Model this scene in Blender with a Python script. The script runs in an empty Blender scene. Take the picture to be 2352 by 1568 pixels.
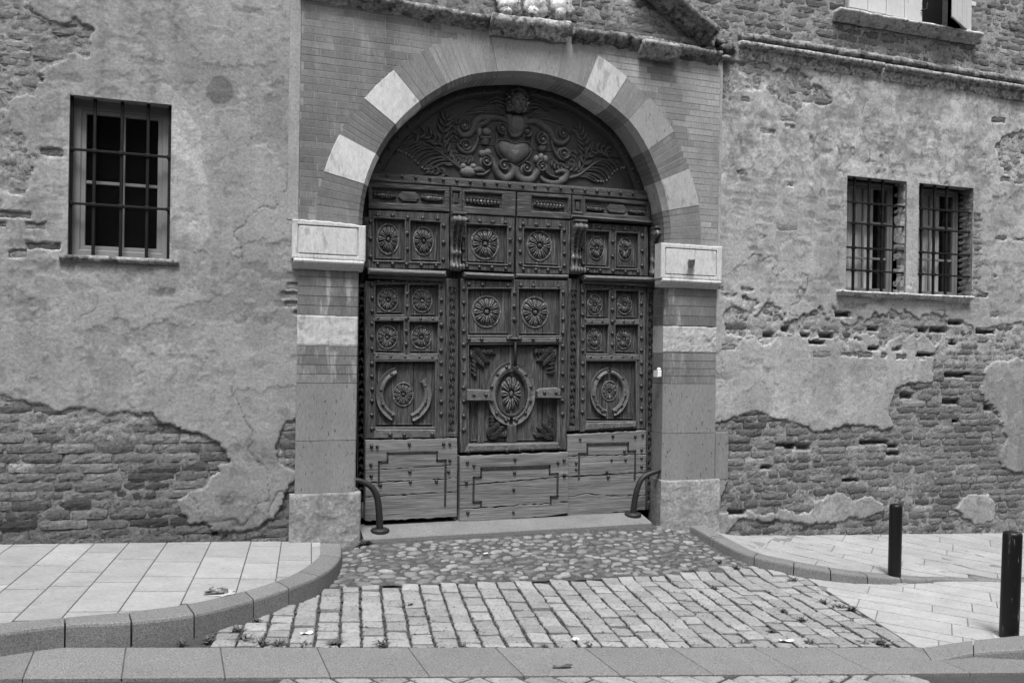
import bpy, math, random
import numpy as np
from mathutils import Matrix, Vector
from mathutils.geometry import tessellate_polygon
RN = random.Random(7)
S = bpy.context.scene
COL = S.collection

# ------------------------------------------------------------------ camera
FP, YAW, ROLL, CY, DIST, HCAM = 1960.0, 0.3363278, 0.0148932, 29.5, 7.5787, 1.6
PW, PH = 2352.0, 1568.0
def _basis():
    f = np.array([math.sin(YAW), math.cos(YAW), 0.0004])
    f /= np.linalg.norm(f)
    r = np.array([math.cos(YAW), -math.sin(YAW), 0.]); u = np.cross(r, f)
    c, s = math.cos(ROLL), math.sin(ROLL)
    return f, c*r+s*u, -s*r+c*u
CF, CR, CU = _basis()
cam_d = bpy.data.cameras.new("camera"); cam = bpy.data.objects.new("camera", cam_d); COL.objects.link(cam)
cam_d.sensor_width = 36; cam_d.sensor_fit = 'HORIZONTAL'; cam_d.lens = FP/PW*36; cam_d.shift_y = CY/PW
cam_d.clip_end = 500; cam_d.clip_start = .05
M = Matrix.Identity(4)
for i in range(3):
    M[i][0], M[i][1], M[i][2] = CR[i], CU[i], -CF[i]
M[0][3], M[1][3], M[2][3] = 0, -DIST, HCAM
cam.matrix_world = M
S.camera = cam

# ------------------------------------------------------------------ light: flat overcast daylight
SUN_EL, SUN_AZ = math.radians(66), math.radians(195)
w = bpy.data.worlds.new("World"); S.world = w; w.use_nodes = True
nt = w.node_tree; nt.nodes.clear()
sky = nt.nodes.new('ShaderNodeTexSky'); sky.sky_type = 'NISHITA'; sky.sun_disc = False
sky.sun_elevation = SUN_EL; sky.sun_rotation = SUN_AZ; sky.air_density = 1.5; sky.dust_density = 4; sky.ozone_density = 1
bw = nt.nodes.new('ShaderNodeRGBToBW'); bg = nt.nodes.new('ShaderNodeBackground'); wo = nt.nodes.new('ShaderNodeOutputWorld')
nt.links.new(sky.outputs[0], bw.inputs[0]); nt.links.new(bw.outputs[0], bg.inputs[0]); nt.links.new(bg.outputs[0], wo.inputs[0])
bg.inputs[1].default_value = .10
sd_ = bpy.data.lights.new("sun", 'SUN'); sd_.energy = 1.9; sd_.angle = math.radians(16); sd_.color = (1, 1, 1)
sun = bpy.data.objects.new("sun", sd_); COL.objects.link(sun)
dx, dy, dz = math.sin(SUN_AZ)*math.cos(SUN_EL), math.cos(SUN_AZ)*math.cos(SUN_EL), math.sin(SUN_EL)
sun.rotation_euler = Vector((dx, dy, dz)).to_track_quat('Z', 'Y').to_euler(); sun.location = (dx*20, dy*20, dz*20)
vs = S.view_settings
vs.view_transform = 'Standard'; vs.look = 'None'; vs.gamma = 1; vs.exposure = 1.25; vs.use_curve_mapping = False

# ------------------------------------------------------------------ picture point -> world point on a plane
def ray(px, py):
    return CF + CR*(px-PW/2)/FP - CU*(py-PH/2-CY)/FP
def at(px, py, Y=0.):
    d = ray(px, py); t = (Y+DIST)/d[1]
    return (d[0]*t, HCAM+d[2]*t)
def atl(pts, Y=0.):
    return [at(p[0], p[1], Y) for p in pts]
def sstep(a, b, x):
    t = np.clip((x-a)/(b-a), 0, 1); return t*t*(3-2*t)
def zpave(x, y): return -.006-.0455*x+.02*y
def zlow(x, y):
    L = -.136-.0455*x+.02*y
    T = -.05-.2*max(0, x-4.0)-.25*max(0, 1.28-x)
    s = min(1, max(0, (-.12-y)/.95)); s = s*(1.25-.25*s) if s < 1 else 1
    return T*(1-s)+min(L, L)*s
def ground(px, py, fn=zlow, off=0.):
    d = ray(px, py); lo, hi = -7., 3.
    for _ in range(40):
        m = (lo+hi)/2; t = (m+DIST)/d[1]
        if HCAM+d[2]*t > fn(d[0]*t, m)+off: lo = m
        else: hi = m
    t = (lo+DIST)/d[1]
    return (d[0]*t, lo)

# ------------------------------------------------------------------ objects
WM = {}
def reg(o, parent, mw):
    COL.objects.link(o)
    if parent is not None:
        o.parent = parent; o.matrix_parent_inverse = WM[parent.name].inverted()
    WM[o.name] = mw; return o
def thing(name, label, cat, loc=(0, 0, 0), group=None, kind=None):
    o = bpy.data.objects.new(name, None); o.location = loc; o.empty_display_size = .2
    reg(o, None, Matrix.Translation(loc))
    o['label'] = label
    if cat: o['category'] = cat
    if group: o['group'] = group
    if kind: o['kind'] = kind
    return o
def tagm(o, label, cat=None, group=None, kind=None):
    o['label'] = label
    if cat: o['category'] = cat
    if group: o['group'] = group
    if kind: o['kind'] = kind
    return o
def mesh(name, V, F, mat, smooth=False):
    me = bpy.data.meshes.new(name); me.from_pydata([tuple(v) for v in V], [], [tuple(f) for f in F])
    me.materials.append(mat)
    if smooth: me.shade_smooth()
    me.update(); return me
def ob(name, me, parent=None, loc=None, scale=None, rot=None, color=None):
    o = bpy.data.objects.new(name, me)
    if loc is not None: o.location = loc
    if scale is not None: o.scale = scale
    if rot is not None: o.rotation_euler = rot
    if color is not None: o.color = (color, color, color, 1)
    mw = Matrix.LocRotScale(Vector(loc or (0, 0, 0)), o.rotation_euler, Vector(scale or (1, 1, 1)))
    return reg(o, parent, mw)
class MB:
    def __init__(s): s.V = []; s.F = []
    def add(s, V, F):
        n = len(s.V); s.V += [tuple(v) for v in V]; s.F += [tuple(i+n for i in f) for f in F]
    def box(s, x0, x1, y0, y1, z0, z1, b=0.):
        # box with its camera side (y0) edges chamfered by b
        V = [(x0+b, y0, z0+b), (x1-b, y0, z0+b), (x1-b, y0, z1-b), (x0+b, y0, z1-b),
             (x0, y0+b, z0), (x1, y0+b, z0), (x1, y0+b, z1), (x0, y0+b, z1),
             (x0, y1, z0), (x1, y1, z0), (x1, y1, z1), (x0, y1, z1)]
        F = [(0, 1, 2, 3), (8, 11, 10, 9)]
        for i in range(4):
            j = (i+1) % 4; F.append((4+i, 8+i, 8+j, 4+j)[::-1])
            if b > 0: F.append((i, 4+i, 4+j, j)[::-1])
        if b == 0:
            V = V[4:]; F = [(0, 1, 2, 3), (4, 7, 6, 5)]+[(i, (i+1) % 4, 4+(i+1) % 4, 4+i)[::-1] for i in range(4)]
        s.add(V, F)
    def plate(s, outer, holes, yf, yb, bev=.006, hb=.012):
        # upright plate: outline and holes in (x,z); front at yf, back at yb, chamfered edges
        loops = [outer]+list(holes)
        def area(p): return sum(p[i][0]*p[(i+1) % len(p)][1]-p[(i+1) % len(p)][0]*p[i][1] for i in range(len(p)))
        lps = []
        for k, l in enumerate(loops):
            l = list(l)
            if (area(l) < 0) == (k == 0): l = l[::-1]
            lps.append(l)
        front = []
        for k, l in enumerate(lps):
            b = bev if k == 0 else hb
            front.append(inset(l, b))
        pts = [[Vector((p[0], p[1], 0)) for p in l] for l in front]
        tri = tessellate_polygon(pts)
        flat = [(p[0], yf, p[1]) for l in front for p in l]
        F = []
        for t in tri:
            a, b, c = [flat[i] for i in t]
            n = (b[0]-a[0])*(c[2]-a[2])-(c[0]-a[0])*(b[2]-a[2])
            F.append(t if n > 0 else t[::-1])
        s.add(flat, F)
        for k, (l, f) in enumerate(zip(lps, front)):
            n = len(l); b = bev if k == 0 else hb
            V = [(p[0], yf, p[1]) for p in f]+[(p[0], yf+min(b, abs(yb-yf)*.7), p[1]) for p in l]+[(p[0], yb, p[1]) for p in l]
            F = []
            for i in range(n):
                j = (i+1) % n
                F += [(j, i, n+i, n+j), (n+j, n+i, 2*n+i, 2*n+j)]
            s.add(V, F)
    def dome(s, cx, cz, y, rx, rz, h, n=10, m=3):
        V = [(cx, y-h, cz)]; F = []
        for k in range(1, m+1):
            a = k/m*math.pi/2
            for i in range(n):
                t = 2*math.pi*i/n; V.append((cx+rx*math.sin(a)*math.cos(t), y-h*math.cos(a), cz+rz*math.sin(a)*math.sin(t)))
        for i in range(n):
            j = (i+1) % n; F.append((0, 1+i, 1+j))
            for k in range(m-1): F.append((1+k*n+i, 1+(k+1)*n+i, 1+(k+1)*n+j, 1+k*n+j))
        s.add(V, F)
    def ridge(s, P, W, h, y, ns=6, sub=4, crease=0.):
        # half-round relief along a curve in (x,z)
        P = smooth_curve(P, sub); n = len(P)
        W = np.interp(np.linspace(0, 1, n), np.linspace(0, 1, len(W)), W)
        V = []; F = []
        for i in range(n):
            a = P[max(i-1, 0)]; b = P[min(i+1, n-1)]
            tx, tz = b[0]-a[0], b[1]-a[1]; L = math.hypot(tx, tz) or 1; nx, nz = -tz/L, tx/L
            hh = h*min(1, W[i]/max(W)*1.3) if isinstance(h, float) else h[i]
            for k in range(ns+1):
                q = -1+2*k/ns; pr = math.sqrt(max(0, 1-q*q))
                if crease: pr -= crease*math.exp(-(q/.25)**2)
                V.append((P[i][0]+nx*q*W[i]/2, y-hh*pr, P[i][1]+nz*q*W[i]/2))
        for i in range(n-1):
            for k in range(ns):
                a = i*(ns+1)+k; F.append((a, a+1, a+ns+2, a+ns+1))
        s.add(V, F)
    def tube(s, P, r, n=8, cap=True):
        V = []; F = []; m = len(P)
        for i, p in enumerate(P):
            a = Vector(P[max(i-1, 0)]); b = Vector(P[min(i+1, m-1)]); t = (b-a).normalized()
            u = t.orthogonal() if i == 0 else (u-t*u.dot(t))
            u.normalize(); v = t.cross(u); rr = r[i] if hasattr(r, '__len__') else r
            for k in range(n):
                an = 2*math.pi*k/n; q = Vector(p)+u*rr*math.cos(an)+v*rr*math.sin(an); V.append(tuple(q))
        for i in range(m-1):
            for k in range(n):
                l = (k+1) % n; F.append((i*n+k, i*n+l, (i+1)*n+l, (i+1)*n+k))
        if cap: F += [tuple(range(n))[::-1], tuple((m-1)*n+k for k in range(n))]
        s.add(V, F)
    def blob(s, c, r, seed=0, rough=.15, nu=14, nv=9):
        rr = random.Random(seed); ph = [rr.uniform(0, 6) for _ in range(6)]
        V = []; F = []
        for j in range(nv+1):
            b = math.pi*j/nv
            for i in range(nu):
                a = 2*math.pi*i/nu
                d = 1+rough*(math.sin(3*a+ph[0]+2*b)*math.sin(4*b+ph[1])+.6*math.sin(5*a+ph[2])*math.sin(6*b+ph[3]))+rr.uniform(-.3, .3)*rough
                V.append((c[0]+r[0]*d*math.sin(b)*math.cos(a), c[1]+r[1]*d*math.sin(b)*math.sin(a), c[2]+r[2]*d*math.cos(b)))
        for j in range(nv):
            for i in range(nu):
                k = (i+1) % nu; F.append((j*nu+i, (j+1)*nu+i, (j+1)*nu+k, j*nu+k))
        s.add(V, F)
    def build(s, name, mat, parent=None, smooth=False, color=None):
        return ob(name, mesh(name, s.V, s.F, mat, smooth), parent, color=color)
def inset(l, b):
    n = len(l); out = []
    for i in range(n):
        p0, p, p1 = l[i-1], l[i], l[(i+1) % n]
        e0 = (p[0]-p0[0], p[1]-p0[1]); e1 = (p1[0]-p[0], p1[1]-p[1])
        l0 = math.hypot(*e0) or 1; l1 = math.hypot(*e1) or 1
        n0 = (-e0[1]/l0, e0[0]/l0); n1 = (-e1[1]/l1, e1[0]/l1)
        mx, mz = n0[0]+n1[0], n0[1]+n1[1]; q = (mx*mx+mz*mz)/2
        q = max(q, .3); out.append((p[0]+mx*b/q, p[1]+mz*b/q))
    return out
def smooth_curve(P, sub):
    if len(P) < 3 or sub < 2: return [tuple(p) for p in P]
    out = []
    for i in range(len(P)-1):
        p0, p1, p2, p3 = P[max(i-1, 0)], P[i], P[i+1], P[min(i+2, len(P)-1)]
        for k in range(sub):
            t = k/sub
            out.append(tuple(.5*(2*b+(c-a)*t+(2*a-5*b+4*c-d)*t*t+(-a+3*b-3*c+d)*t**3) for a, b, c, d in zip(p0, p1, p2, p3)))
    out.append(tuple(P[-1])); return out

# ------------------------------------------------------------------ numpy noise and outlines
def vnoise(x, y, seed):
    xi = np.floor(x).astype(np.int64); yi = np.floor(y).astype(np.int64); fx = x-xi; fy = y-yi
    fx = fx*fx*(3-2*fx); fy = fy*fy*(3-2*fy)
    def h(a, b):
        n = (a*374761393+b*668265263+seed*1442695041) & 0xffffffff
        n = ((n ^ (n >> 13))*1274126177) & 0xffffffff
        return ((n ^ (n >> 16)) & 0xffff)/65535.
    return (h(xi, yi)*(1-fx)+h(xi+1, yi)*fx)*(1-fy)+(h(xi, yi+1)*(1-fx)+h(xi+1, yi+1)*fx)*fy
def fbm(x, y, sc, oc, seed):
    a = 0; t = 0; g = 1.
    for i in range(oc):
        a = a+g*(vnoise(x*sc*2**i, y*sc*2**i, seed+i*17)-.5)*2; t += g; g *= .55
    return a/t
def psd(X, Z, poly):
    # signed distance to a polygon, positive inside
    P = np.array(poly); n = len(P); d = np.full(X.shape, 1e9); ins = np.zeros(X.shape, bool)
    for i in range(n):
        a, b = P[i], P[(i+1) % n]; e = b-a; L = e@e+1e-12
        t = np.clip(((X-a[0])*e[0]+(Z-a[1])*e[1])/L, 0, 1)
        d = np.minimum(d, (X-a[0]-t*e[0])**2+(Z-a[1]-t*e[1])**2)
        if abs(b[1]-a[1]) > 1e-9:
            c = ((a[1] > Z) != (b[1] > Z)) & (X < e[0]*(Z-a[1])/e[1]+a[0]); ins ^= c
    return np.sqrt(d)*np.where(ins, 1, -1)
def clip_poly(poly, reg_):
    # keep the part of poly inside the convex region (counter-clockwise)
    out = list(poly)
    n = len(reg_)
    for i in range(n):
        a, b = reg_[i], reg_[(i+1) % n]; inp = out; out = []
        if not inp: break
        side = lambda p: (b[0]-a[0])*(p[1]-a[1])-(b[1]-a[1])*(p[0]-a[0])
        for j in range(len(inp)):
            p, q = inp[j-1], inp[j]; sp, sq = side(p), side(q)
            if (sp >= 0) != (sq >= 0):
                t = sp/(sp-sq); out.append((p[0]+(q[0]-p[0])*t, p[1]+(q[1]-p[1])*t))
            if sq >= 0: out.append(q)
    return out
def ccw(p):
    a = sum(p[i][0]*p[(i+1) % len(p)][1]-p[(i+1) % len(p)][0]*p[i][1] for i in range(len(p)))
    return p if a > 0 else p[::-1]
def parea(p):
    return abs(sum(p[i][0]*p[(i+1) % len(p)][1]-p[(i+1) % len(p)][0]*p[i][1] for i in range(len(p))))/2

# ------------------------------------------------------------------ materials (black and white place: neutral greys)
def mk(name, base, v1=.25, s1=3., v2=.2, s2=40., bump=.5, bd=.006, rough=.9, stretch=(1, 1, 1), obj=False, attr=False,
       island=0., spots=0., spot_s=25., light=0., light_s=14., lightc=.6, spec=.25, s3=160., wear=0.):
    m = bpy.data.materials.new(name); m.use_nodes = True; t = m.node_tree; t.nodes.clear(); N = t.nodes.new; L = t.links.new
    out = N('ShaderNodeOutputMaterial'); p = N('ShaderNodeBsdfPrincipled'); L(p.outputs[0], out.inputs[0])
    p.inputs['Roughness'].default_value = rough
    p.inputs['Specular IOR Level'].default_value = spec
    geo = N('ShaderNodeNewGeometry'); mp = N('ShaderNodeMapping'); mp.inputs['Scale'].default_value = stretch
    L(geo.outputs['Position'], mp.inputs[0])
    def noise(sc, det=4, ro=.6, dist=0.):
        n = N('ShaderNodeTexNoise'); n.inputs['Scale'].default_value = sc; n.inputs['Detail'].default_value = det
        n.inputs['Roughness'].default_value = ro; n.inputs['Distortion'].default_value = dist
        L(mp.outputs[0], n.inputs['Vector']); return n.outputs['Fac']
    def ma(op, a, b=None, c=None, cl=False):
        n = N('ShaderNodeMath'); n.operation = op; n.use_clamp = cl
        for i, q in enumerate((a, b, c)):
            if q is None: continue
            if isinstance(q, (int, float)): n.inputs[i].default_value = q
            else: L(q, n.inputs[i])
        return n.outputs[0]
    n1 = noise(s1, 5, .62, .3 if min(stretch) > .2 else 0.); n2 = noise(s2, 5, .7); n3 = noise(s3, 3, .6)
    f = ma('MULTIPLY_ADD', ma('SUBTRACT', n1, .5), v1*6, 1.)
    f = ma('MULTIPLY', f, ma('MULTIPLY_ADD', ma('SUBTRACT', n2, .5), v2*10, 1.))
    f = ma('MULTIPLY', f, ma('MULTIPLY_ADD', ma('SUBTRACT', n3, .5), v2*6, 1.))
    f = ma('MULTIPLY', ma('MAXIMUM', f, .12), base)
    if obj:
        oi = N('ShaderNodeObjectInfo'); bwn = N('ShaderNodeRGBToBW'); L(oi.outputs['Color'], bwn.inputs[0])
        f = ma('MULTIPLY', f, bwn.outputs[0])
    if attr:
        at_ = N('ShaderNodeAttribute'); at_.attribute_name = 'tone'; f = ma('MULTIPLY', f, at_.outputs['Fac'])
    if island:
        f = ma('MULTIPLY', f, ma('MULTIPLY_ADD', geo.outputs['Random Per Island'], island*2, 1-island))
    if light:
        ln = noise(light_s, 6, .7); mk_ = ma('MULTIPLY', ma('SUBTRACT', ln, .5+(.5-light)*.6), 9., cl=True)
        mx = N('ShaderNodeMix'); mx.data_type = 'FLOAT'; L(mk_, mx.inputs[0]); L(f, mx.inputs[2]); mx.inputs[3].default_value = lightc; f = mx.outputs[0]
    if wear:
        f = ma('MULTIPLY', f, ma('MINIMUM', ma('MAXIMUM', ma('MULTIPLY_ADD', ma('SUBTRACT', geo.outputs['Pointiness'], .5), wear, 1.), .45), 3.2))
    if spots:
        sn = noise(spot_s, 2, .5); mk2 = ma('MULTIPLY', ma('SUBTRACT', sn, .5+(.5-spots)*.7), 14., cl=True)
        f = ma('MULTIPLY', f, ma('MULTIPLY_ADD', mk2, -.28 if base > .5 else -.6, 1.))
    f = ma('MAXIMUM', f, .004); f = ma('MINIMUM', f, .85)
    cc = N('ShaderNodeCombineColor')
    for i in range(3): L(f, cc.inputs[i])
    L(cc.outputs[0], p.inputs['Base Color'])
    if bump:
        hsum = ma('ADD', ma('MULTIPLY', n2, .7), ma('MULTIPLY', n3, .3))
        b = N('ShaderNodeBump'); b.inputs['Strength'].default_value = bump; b.inputs['Distance'].default_value = bd
        L(hsum, b.inputs['Height']); L(b.outputs[0], p.inputs['Normal'])
    return m
PLASTER = mk('plaster', .265, .08, 2.2, .13, 42, .9, .006, attr=True, spots=.22, spot_s=40)
MORTAR = mk('mortar', .195, .16, 5, .22, 36, .9, .010, attr=True, spots=.36, spot_s=18)
BRICK = mk('old_brick', .135, .16, 9, .20, 45, .8, .005, obj=True, light=.34, light_s=12, lightc=.19, spots=.34, spot_s=30)
BRICKI = mk('old_brick_mass', .125, .18, 9, .28, 45, 1., .008, island=.3, light=.34, light_s=12, lightc=.19)
PBRICK = mk('portal_brick', .145, .18, 4.5, .12, 60, .45, .003, .9, (1, 1, .3), obj=True, light=.37, light_s=7, lightc=.24)
PIERB = mk('limewashed_brick', .14, .2, 5, .14, 60, .5, .003, .9, (1, 1, .22), obj=True, light=.44, light_s=9, lightc=.33)
JOINT = mk('lime_joint', .235, .15, 5, .15, 60, .4, .003)
WSTONE = mk('white_limestone', .52, .09, 4, .09, 44, .8, .004, .9, (1, 1, .4), obj=True, spots=.36, spot_s=16, spec=.2)
GSTONE = mk('grey_stone', .20, .10, 3, .09, 60, .4, .003, .9, (1, 1, .35), obj=True, spots=.30, spot_s=50)
PLINTH = mk('worn_plinth', .24, .25, 6, .2, 30, .8, .006, obj=True)
ERODED = mk('eroded_stone', .24, .35, 7, .35, 30, 1., .012, obj=True, spots=.45, spot_s=12, light=.34, light_s=9, lightc=.4)
WOODV = mk('old_oak_upright', .058, .18, 5, .28, 60, 1., .006, .78, (1, 1, .07), light=.38, light_s=30, lightc=.16, spec=.15, s3=120)
WOODH = mk('old_oak_level', .064, .18, 5, .28, 60, 1., .006, .78, (.07, 1, 1), light=.38, light_s=30, lightc=.16, spec=.15, s3=120)
WORN = mk('worn_oak_edge', .10, .14, 6, .22, 60, .8, .004, .6, (.25, 1, .6), light=.34, light_s=30, lightc=.18, spec=.3)
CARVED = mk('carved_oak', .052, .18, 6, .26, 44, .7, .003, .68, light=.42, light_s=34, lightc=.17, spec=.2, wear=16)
TYMP = mk('dark_oak', .030, .12, 5, .14, 40, .6, .003, .5, spec=.4)
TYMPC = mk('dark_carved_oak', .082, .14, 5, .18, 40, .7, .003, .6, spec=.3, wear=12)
KICK = mk('weathered_board', .145, .14, 5, .24, 60, 1., .009, .8, (.035, 1, 1), light=.38, light_s=34, lightc=.24, s3=130)
IRON = mk('black_iron', .009, .2, 10, .15, 60, .5, .003, .55, spec=.2)
RUST = mk('old_iron', .011, .3, 12, .3, 60, .5, .003, .6, spec=.5)
STUD = mk('iron_stud', .028, .2, 30, .2, 90, .2, .001, .45, spec=.5)
PAINTG = mk('grey_window_paint', .19, .05, 3, .04, 50, .1, .001, .6)
SHUT = mk('shutter_paint', .50, .06, 3, .05, 60, .15, .001, .6, (1, 1, .2), spots=.26, spot_s=30)
PAVE = mk('paving_stone', .262, .10, 3.5, .07, 30, .35, .002, .8, (1, 1.6, 1), obj=True, spots=.28, spot_s=50, spec=.2)
PAVEJR = mk('pale_joint', .15, .2, 6, .05, 50, .3, .002)
PAVEJ = mk('paving_joint', .07, .2, 6, .2, 50, .5, .003)
GRANITE = mk('granite_kerb', .148, .06, 3, .30, 110, .4, .002, .8, obj=True, s3=260, spots=.3, spot_s=160)
SETT = mk('sett_stone', .235, .10, 12, .10, 44, .7, .005, .8, obj=True, spots=.34, spot_s=45)
COBB = mk('cobble_stone', .15, .18, 14, .14, 60, .4, .003, .6, obj=True, spots=.3, spot_s=60)
SOIL = mk('packed_soil', .065, .25, 8, .35, 60, 1., .012, attr=False)
SOILJ = mk('joint_soil', .05, .25, 8, .35, 60, 1., .010)
ASPH = mk('asphalt', .05, .15, 2, .35, 120, .8, .006, .85, s3=240)
CEM = mk('threshold_stone', .15, .12, 3, .12, 50, .4, .003)
PLANT = mk('weed_leaf', .07, .3, 20, .2, 60, 0, .001, .6, island=.4)
PAPER = mk('white_paper', .5, .03, 10, .02, 50, 0)
LEAFM = mk('dead_leaf', .06, .2, 60, .2, 90, 0)
WHITEBOX = mk('white_plastic', .7, .02, 5, .02, 60, 0, .001, .4)
DARK = mk('dark_room', .015, .1, 3, .1, 30, 0)
CURT = mk('net_curtain', .75, .12, 3, .1, 40, .1, .002, .9, (8, 1, .5))
def glass():
    m = bpy.data.materials.new('window_glass'); m.use_nodes = True; p = m.node_tree.nodes['Principled BSDF']
    p.inputs['Base Color'].default_value = (.01, .01, .01, 1); p.inputs['Roughness'].default_value = .03
    p.inputs['Alpha'].default_value = .14; p.inputs['Specular IOR Level'].default_value = .5
    return m
GLASS = glass()

# ================================================================== facades
def brick_variant(i):
    # unit-ish brick face about .30 x .058, worn edges; local y=0 is the face, going back
    r = random.Random(100+i); nx, nz = 7, 4; V = []; F = []
    w_, h_ = .30, .058
    for k in range(nz):
        for j in range(nx):
            x = (j/(nx-1)-.5)*w_; z = (k/(nz-1)-.5)*h_; y = 0
            e = (j in (0, nx-1)) + (k in (0, nz-1))
            x += r.uniform(-.005, .005)*(1 if j not in (0, nx-1) else .7); z += r.uniform(-.0028, .0028)
            y = r.uniform(-.002, .003)+(.002+r.uniform(0, .005))*(e > 0)+.004*(e > 1)
            if e > 1: x *= .988; z *= .92
            V.append((x, y, z))
    for k in range(nz-1):
        for j in range(nx-1):
            a = k*nx+j; F.append((a, a+1, a+nx+1, a+nx))
    rim = [j for j in range(nx)]+[k*nx+nx-1 for k in range(1, nz)]+[(nz-1)*nx+j for j in range(nx-2, -1, -1)]+[k*nx for k in range(nz-2, 0, -1)]
    n0 = len(V)
    for q in rim: V.append((V[q][0]*1.01, .07, V[q][2]*1.02))
    m = len(rim)
    for q in range(m): F.append((rim[q], n0+q, n0+(q+1) % m, rim[(q+1) % m]))
    return V, F
BV = [brick_variant(i) for i in range(16)]
BM = [mesh('brick', v, f, BRICK) for v, f in BV]
def facade(wall, x0, x1, z0, z1, cell, sdf, cuts, density, holes, seed, yb=0., thick=.018, tone=None, smear=None, course=.075,
           bottom=None, brick_tone=None, lim=300, ghost=None):
    rr = random.Random(seed)
    xs = np.arange(x0, x1+cell, cell); zs = np.arange(z0, z1+cell, cell)
    for c in cuts:
        for v in c[:2]: xs[np.argmin(abs(xs-v))] = v
        for v in c[2:]: zs[np.argmin(abs(zs-v))] = v
    X, Z = np.meshgrid(xs, zs)
    wx = X+fbm(X, Z, 6, 4, seed)*.035; wz = Z+fbm(X, Z, 6, 4, seed+5)*.03
    sd = sdf(wx, wz)+fbm(X, Z, 14, 3, seed+60)*.020+fbm(X, Z, 38, 2, seed+61)*.010                 # positive where plaster stays
    # brick bond
    bricks = []; z = z0; row = 0
    while z < z1:
        h = course*rr.uniform(.93, 1.07); x = x0-rr.uniform(0, .3)
        while x < x1:
            L = rr.choice((.27, .29, .30, .31, .33, .20, .14, .36)); g = rr.uniform(.012, .026)
            bricks.append((x+g/2, x+L-g/2, z+.004, z+h-.004)); x += L
        z += h; row += 1
    def near(v, a, b): return np.searchsorted(v, a), np.searchsorted(v, b)
    keep = []; GH = np.zeros(X.shape)
    holesd = []
    sag = lambda x: .012*math.sin(x*1.3+seed)+.006*math.sin(x*3.1)
    for b in bricks:
        xc, zc = (b[0]+b[1])/2, (b[2]+b[3])/2
        skip = False
        for c in cuts:
            if c[2]-.03 < zc < c[3]+.03 and b[1] > c[0]-.004 and b[0] < c[1]+.004:
                if b[0] < c[0]-.06: b = (b[0], c[0]-.006, b[2], b[3])
                elif b[1] > c[1]+.06: b = (c[1]+.006, b[1], b[2], b[3])
                else: skip = True
        if len(cuts) > 1 and b[1] > cuts[0][1]-.01 and b[0] < cuts[1][0]+.01 and cuts[0][2]-.03 < zc < cuts[0][3]: skip = True
        if skip: continue
        xc = (b[0]+b[1])/2
        if bottom is not None and b[3] < bottom(xc): continue
        dz_ = sag(xc); b = (b[0], b[1], b[2]+dz_, b[3]+dz_); zc += dz_
        hit = any(hx0-.05 < xc < hx1+.05 and hz0-.03 < zc < hz1+.03 for hx0, hx1, hz0, hz1 in holes)
        qx = np.array([xc, b[0]+.02, b[1]-.02, xc, xc]); qz = np.array([zc, zc, zc, b[2], b[3]])
        ex = sdf(qx, qz).min() < .03
        if not ex and ghost is not None and rr.random() < ghost(xc, zc):
            i0, i1 = near(xs, b[0]-.06, b[1]+.06); k0, k1 = near(zs, b[2]-.04, b[3]+.04)
            if i1 > i0 and k1 > k0:
                lx = X[k0:k1, i0:i1]; lz = Z[k0:k1, i0:i1]
                dd = np.maximum(abs(lx-xc)-(b[1]-b[0])/2*rr.uniform(.6, 1.), abs(lz-zc)-(b[3]-b[2])/2*.92)+fbm(lx, lz, 18, 3, seed+19)*.028
                GH[k0:k1, i0:i1] = np.maximum(GH[k0:k1, i0:i1], sstep(.004, -.006, dd)*rr.uniform(.35, 1.))
        if not ex and rr.random() < density(xc, zc):
            # a worn hole in the plaster about this brick
            i0, i1 = near(xs, b[0]-.08, b[1]+.08); k0, k1 = near(zs, b[2]-.05, b[3]+.05)
            if i1 > i0 and k1 > k0:
                lx = X[k0:k1, i0:i1]; lz = Z[k0:k1, i0:i1]
                cx_ = xc+rr.uniform(-.04, .04); hw = (b[1]-b[0])/2*rr.uniform(.4, .85); hh = (b[3]-b[2])/2*rr.uniform(.5, .85)
                dd = np.maximum(abs(lx-cx_)-hw, abs(lz-zc)-hh)+fbm(lx, lz, 22, 3, seed+9)*.016
                sd[k0:k1, i0:i1] = np.minimum(sd[k0:k1, i0:i1], dd)
            ex = True
            pop = -.006
        else: pop = 0
        if not ex: continue
        if hit: continue
        keep.append((xc, zc, b[1]-b[0], b[3]-b[2], pop))
    for hx0, hx1, hz0, hz1 in holes:
        i0, i1 = near(xs, hx0-.1, hx1+.1); k0, k1 = near(zs, hz0-.1, hz1+.1)
        if i1 <= i0 or k1 <= k0: continue
        lx = X[k0:k1, i0:i1]; lz = Z[k0:k1, i0:i1]
        dd = np.maximum(abs(lx-(hx0+hx1)/2)-(hx1-hx0)/2, abs(lz-(hz0+hz1)/2)-(hz1-hz0)/2)+fbm(lx, lz, 20, 3, seed+31)*.012
        holesd.append((k0, k1, i0, i1, dd))
        sd[k0:k1, i0:i1] = np.minimum(sd[k0:k1, i0:i1], dd+.004)
    t = sstep(-.003, .005, sd)
    n_m = fbm(X, Z, 14, 4, seed+2); n_p = fbm(X, Z, 5, 5, seed+3); n_f = fbm(X, Z, 40, 2, seed+4)
    sm = smear(X, Z) if smear is not None else np.zeros(X.shape)
    ym = yb+.009-.009*sm+n_m*.014+n_f*.003
    layer = (1-sstep(.02, .035, fbm(X, Z, 2.6, 6, seed+40)))*.004   # a second, flaked coat
    edge = np.exp(-np.clip(sd, 0, 1)/.03)*.002
    yp = yb-thick+edge-layer+.0035*GH+n_p*.006+n_f*.0018+fbm(X, Z, .8, 2, seed+6)*.008
    Y = ym*(1-t)+yp*t
    # hairline cracks in the coat
    cr = abs(fbm(X, Z, 1.3, 4, seed+77)); cm = sstep(.48, .6, vnoise(X*1.1, Z*1.1, seed+78))
    crk = np.exp(-(cr/.006)**2)*cm
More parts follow.
